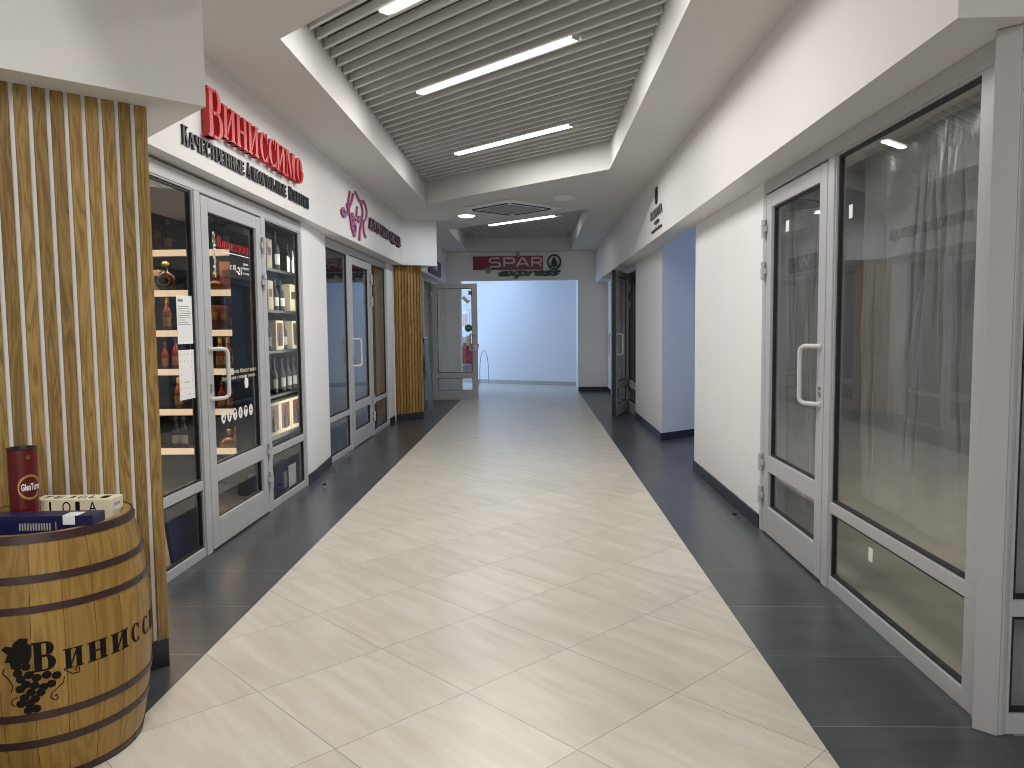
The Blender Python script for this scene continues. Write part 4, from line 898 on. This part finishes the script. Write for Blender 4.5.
t = thing('cream_box', 'long cream box lying on the barrel behind the navy box', 'box', (-1.655, 2.745, zt)); Fb = Matrix.Translation((-1.672, 2.742, zt)) @ Matrix.Rotation(R(2), 4, 'Z')
b = MB(); b.box((-.143, -.042, 0), (.143, .042, .090), Fb); obj('carton', b, 'cream', t, bevel=.002)
b = MB(); FF = Fb @ Matrix.Translation((0, -.0422, 0)) @ Matrix(((1, 0, 0, 0), (0, -1, 0, 0), (0, 0, 1, 0), (0, 0, 0, 1)))
for k, ch in enumerate('ILOIA'): add_font(b, ch, FF, -.128 + .047 * k, .042, .016 if ch == 'I' else .03, .04, .0006)
FT = Fb @ Matrix.Translation((0, 0, .0904)) @ Matrix(((1, 0, 0, 0), (0, 0, 1, 0), (0, 1, 0, 0), (0, 0, 0, 1)))
for k, ch in enumerate('TEJOLI'): add_font(b, ch, FT, -.12 + .042 * k, -.022, .026, .04, .0006)
obj('lettering', b, 'ink', t, label='black capitals')
FEnd = Fb @ Matrix.Translation((.1432, 0, 0)) @ Matrix(((0, 1, 0, 0), (1, 0, 0, 0), (0, 0, 1, 0), (0, 0, 0, 1)))
b = MB(); b.box((-.03, 0, .045), (.02, .0006, .078), FEnd); b.mi = 1
for k in range(9): b.box((-.026 + .005 * k, .0006, .06), (-.024 + .005 * k, .001, .074), FEnd)
obj('barcode_label', b, ['paper', 'greyp'], t)
t = thing('navy_box', 'long navy box lying at the front of the barrel top', 'box', (-1.67, 2.55, zt)); Fb = Matrix.Translation((-1.655, 2.535, zt)) @ Matrix.Rotation(R(3), 4, 'Z')
b = MB(); b.box((-.205, -.042, 0), (.175, .038, .080), Fb); obj('carton', b, 'navy', t, bevel=.002)
b = MB(); b.box((.075, -.0428, .050), (.115, -.0419, .0805), Fb); b.box((.075, -.0428, .0802), (.125, .01, .0812), Fb); obj('price_tag', b, 'white', t, label='white price tag')
b = MB(); FF = Fb @ Matrix.Translation((0, -.0422, 0)) @ Matrix(((1, 0, 0, 0), (0, -1, 0, 0), (0, 0, 1, 0), (0, 0, 0, 1)))
for k in range(12): b.box((-.07 + .009 * k, 0, .032), (-.065 + .009 * k, .0004, .056), FF)
b.box((.05, 0, .035), (.053, .0004, .06), FF); obj('printed_lines', b, 'shopwall', t)

# ------------------------------------------------------------------ plastic sheets behind the empty shop glass
random.seed(11)
def sheet(label, y0, y1, z0, z1, xo, lean, n=150, m=46):
    b = MB(); rows = []; ph = [random.uniform(0, 6.28) for _ in range(4)]
    cr = [(random.uniform(-.1, 1.1), random.uniform(-.28, .38) * (1 if k % 3 else .2), random.uniform(.006, .013), random.uniform(.006, .018), random.uniform(0, .5), random.uniform(.6, 1.1)) for k in range(17)]
    for j in range(m + 1):
        v = j / m; z = z0 + (z1 - z0) * v; row = []
        for i in range(n + 1):
            uu = i / n; y = y0 + (y1 - y0) * uu
            w = .016 * math.sin(uu * 5 + ph[0] + v * 1.5) + .008 * math.sin(uu * 17 + ph[1] - v * 6) + .004 * math.sin(v * 23 + uu * 13 + ph[2]) + random.uniform(-.0007, .0007)
            for c, sl, wd, am, v0, v1 in cr:
                if v0 <= v <= v1:
                    q = (uu - c - sl * (1 - v)) / wd
                    if abs(q) < 3: w += am * math.exp(-q * q) * min(1, (v - v0) * 6, (v1 - v) * 6)
            row.append(b.bm.verts.new((xo + .045 + w, y, z)))
        rows.append(row)
    for A, B in zip(rows, rows[1:]):
        for i in range(n): b._f([A[i], A[i + 1], B[i + 1], B[i]])
    o = obj('plastic_sheet', b, 'film', smooth=60); return tag(o, label, 'plastic sheet', 'clear plastic sheets in the empty shop')
sheet('crumpled clear plastic sheet hanging behind the tall window of the empty shop', 2.86, 4.17, .55, 2.36, 1.685, .25)
sheet('crumpled clear plastic sheet hanging behind the closed glass door of the empty shop', 4.46, 5.36, .25, 2.30, 1.69, -.2)

# ------------------------------------------------------------------ small things
def door_stop(x, y, label):
    t = thing('door_stop', label, 'door stop', (x, y, 0))
    b = MB(); b.lathe([(0, 0), (.022, 0), (.022, .004), (.012, .008), (.012, .03), (0, .03)], (x, y, 0), 16); obj('base', b, 'steel', t, smooth=40)
    b = MB(); b.lathe([(.012, .022), (.018, .024), (.018, .036), (0, .038)], (x, y, 0), 16); obj('rubber_ring', b, 'gasket', t, smooth=40)
door_stop(-1.96, 7.05, 'small floor door stop on the dark tiles near the drinks shop'); door_stop(1.52, 5.86, 'small floor door stop on the dark tiles beside the right skirting')
# A-frame board by the far left entrance
t = thing('folding_board', 'grey folding pavement board seen edge on past the far slat column', 'folding sign', (-1.93, 13.95, 0))
for s, lab in ((-1, 'front_panel'), (1, 'rear_panel')):
    b = MB(); Fb = Matrix.Translation((-1.97, 14.0, 1.30)) @ Matrix.Rotation(R(-3.6 * s), 4, 'Y'); b.box((-.012, -.25, -1.31), (.012, .25, 0), Fb); obj(lab, b, 'alu' if s < 0 else 'greyp', t)
b = MB(); b.tube([(-1.97, 13.75, 1.30), (-1.97, 14.25, 1.30)], .016, 10); obj('hinge_bar', b, 'steel', t)
# shopping trolley in the far hall
tx, ty = -1.60, 18.78
t = thing('shopping_trolley', 'red basket trolley seen through the open glass door in the far hall', 'shopping trolley', (tx, ty, 0))
b = MB(); lo, hi = (.17, .26), (.24, .34)
for z0, z1 in ((.60, 1.06),):
    A = [b.bm.verts.new((tx + sx * lo[0], ty + sy * lo[1], z0)) for sx, sy in ((-1, -1), (1, -1), (1, 1), (-1, 1))]; B = [b.bm.verts.new((tx + sx * hi[0], ty + sy * hi[1], z1)) for sx, sy in ((-1, -1), (1, -1), (1, 1), (-1, 1))]
    b._f(A[::-1])
    for i in range(4): b._f([A[i], A[(i + 1) % 4], B[(i + 1) % 4], B[i]])
o = obj('basket', b, 'cartred', t); sm = o.modifiers.new('wall', 'SOLIDIFY'); sm.thickness = .012
b = MB(); b.tube([(tx - .24, ty - .34, 1.06), (tx + .24, ty - .34, 1.06), (tx + .24, ty + .34, 1.06), (tx - .24, ty + .34, 1.06), (tx - .24, ty - .34, 1.06)], .012, 8); obj('basket_rim', b, 'cartred', t)
b = MB()
for sx in (-1, 1): b.tube([(tx + sx * .2, ty + .33, .10), (tx + sx * .2, ty - .2, .14), (tx + sx * .2, ty - .30, .55), (tx + sx * .22, ty - .42, 1.02)], .012, 8); b.tube([(tx + sx * .2, ty - .30, .55), (tx + sx * .2, ty + .3, .58)], .010, 8)
obj('frame', b, 'steel', t, smooth=50)
b = MB(); b.tube([(tx - .24, ty - .43, 1.03), (tx + .24, ty - .43, 1.03)], .016, 10); obj('handle', b, 'cartred', t, smooth=50)
b = MB(); b.box((tx - .16, ty - .24, .36), (tx + .16, ty + .24, .57)); obj('lower_crate', b, 'greyp', t, bevel=.01)
for sx in (-1, 1):
    for yy in (-.2, .32): b = MB(); b.tube([(tx + sx * .2 - .012, ty + yy, .06), (tx + sx * .2 + .012, ty + yy, .06)], .06, 16); obj('wheel', b, 'gasket', t, smooth=40)
t = thing('white_carton', 'white carton standing in the red trolley basket', 'box', (tx + .0, ty, .61))
b = MB(); b.box((tx - .14, ty - .10, .61), (tx + .02, ty + .08, 1.25)); obj('carton', b, 'white', t, bevel=.004)
b = MB(); b.box((tx - .12, ty - .1012, .9), (tx, ty - .0995, 1.1)); obj('front_label', b, 'orange', t)
# thin hose loop and low bracket against the far wall
t = thing('cable_loop', 'thin grey cable loop standing against the blue lit far wall', 'cable', (-1.28, 19.9, 0))
b = MB(); pts = []
for k in range(15): a = PI * k / 14; pts.append((-1.30 - .12 * math.cos(a), 20.0 - .06 * -math.cos(a), .10 + .78 * math.sin(a) ** .7))
b.tube([(pts[0][0], pts[0][1], 0)] + pts + [(pts[-1][0], pts[-1][1], 0)], .009, 8); obj('cable', b, 'greyp', t, smooth=60)
b = MB(); b.box((-1.58, 19.93, 0), (-1.44, 20.06, .10)); obj('foot', b, 'greyp', t, bevel=.01)
# pale poster on the far wall
un = Vector((8.1, -4.245)).normalized(); FFW = frame((-6.4, 23.08), un, (un.y, -un.x))
t = thing('wall_poster', 'pale pink poster on the far blue lit wall behind the open door', 'poster', FFW @ Vector((5.1, .01, 1.4)))
b = MB(); b.box((4.95, .001, 1.42), (5.28, .012, 1.92), FFW); obj('sheet', b, 'paper', t)
b = MB(); b.box((4.99, .012, 1.50), (5.24, .013, 1.84), FFW); obj('print', b, 'pale', t)
# warm cabinet in the far right shop
t = thing('wooden_cabinet', 'warm wood cabinet glimpsed through the far right shop glass', 'cabinet', (2.2, 14.0, 0))
b = MB(); b.box((1.98, 12.62, 1.55), (2.42, 15.2, 2.35)); obj('body', b, 'warmwood', t)
b = MB(); b.box((2.02, 12.64, 0), (2.40, 15.18, 1.55)); obj('lower_body', b, 'greyp', t, label='grey lower body')
for k in range(4): b = MB(); b.box((1.955, 12.64 + k * .64, 1.58), (1.98, 13.24 + k * .64, 2.3)); obj('cabinet_door', b, 'warmwood', t, bevel=.006)
area('cabinet_fill_light', (1.84, 13.9, 2.5), (0, R(-35), 0), .05, 2.2, 30, (1, .72, .45))  # added warm lamp without a fixture, brightening the wood cabinet

# added ceiling panel that brightens the inside of the empty shop
t = thing('fill_panel', 'added square light panel brightening the empty shop on the right', 'ceiling light', (3.9, 5.2, 2.9))
b = MB(); b.box((3.6, 4.9, 2.87), (4.2, 5.5, 2.90)); obj('frame', b, 'white', t)
b = MB(); b.box((3.63, 4.93, 2.862), (4.17, 5.47, 2.87)); obj('diffuser', b, 'fillglow', t)
area('fill_panel_light', (3.9, 5.2, 2.85), (0, 0, 0), .5, .5, 24, (1, .99, .93), t)

# ------------------------------------------------------------------ daylight from the side openings, lobby light
area('hall_daylight', (-5.9, 20.2, 1.6), (0, R(-90), 0), 2.4, 3.6, 235, (.50, .69, 1.0))
area('hall_daylight_roof', (-1.6, 19.2, 2.98), (0, 0, 0), 2.0, 1.2, 22, (.52, .70, 1.0))
area('recess_daylight', (4.4, 9.6, 1.5), (0, R(90), 0), 2.0, 2.6, 20, (.36, .54, 1.0))

w = bpy.data.worlds.new('world'); w.use_nodes = True; w.node_tree.nodes['Background'].inputs[0].default_value = (.9, .93, 1, 1); w.node_tree.nodes['Background'].inputs[1].default_value = .05; S.world = w

# ------------------------------------------------------------------ camera
f, pitch, yaw, roll, h = 772.68, .0732, -.0290, -.0099, 1.4681
fw = Vector((math.sin(yaw), math.cos(yaw), 0)); rt = Vector((math.cos(yaw), -math.sin(yaw), 0)); up = Vector((0, 0, 1))
f2 = fw * math.cos(pitch) - up * math.sin(pitch); u2 = up * math.cos(pitch) + fw * math.sin(pitch)
r3 = rt * math.cos(roll) + u2 * math.sin(roll); u3 = u2 * math.cos(roll) - rt * math.sin(roll)
cam = bpy.data.cameras.new('camera'); co = bpy.data.objects.new('camera', cam); C.objects.link(co)
cam.sensor_width = 36; cam.lens = f * 36 / 1024; cam.clip_start = .05
mw = Matrix.Identity(4); mw.col[0][:3] = r3; mw.col[1][:3] = u3; mw.col[2][:3] = -f2; mw.col[3][:3] = (0, 0, h)
co.matrix_world = mw; S.camera = co
S.view_settings.view_transform = 'Standard'; S.view_settings.look = 'None'; S.view_settings.gamma = 1; S.view_settings.use_curve_mapping = False
S.view_settings.exposure = -0.16
S.cycles.use_denoising = True; S.cycles.filter_width = 1.0
S.cycles.max_bounces = 10; S.cycles.diffuse_bounces = 5; S.cycles.glossy_bounces = 5; S.cycles.transparent_max_bounces = 32; S.cycles.sample_clamp_indirect = 6
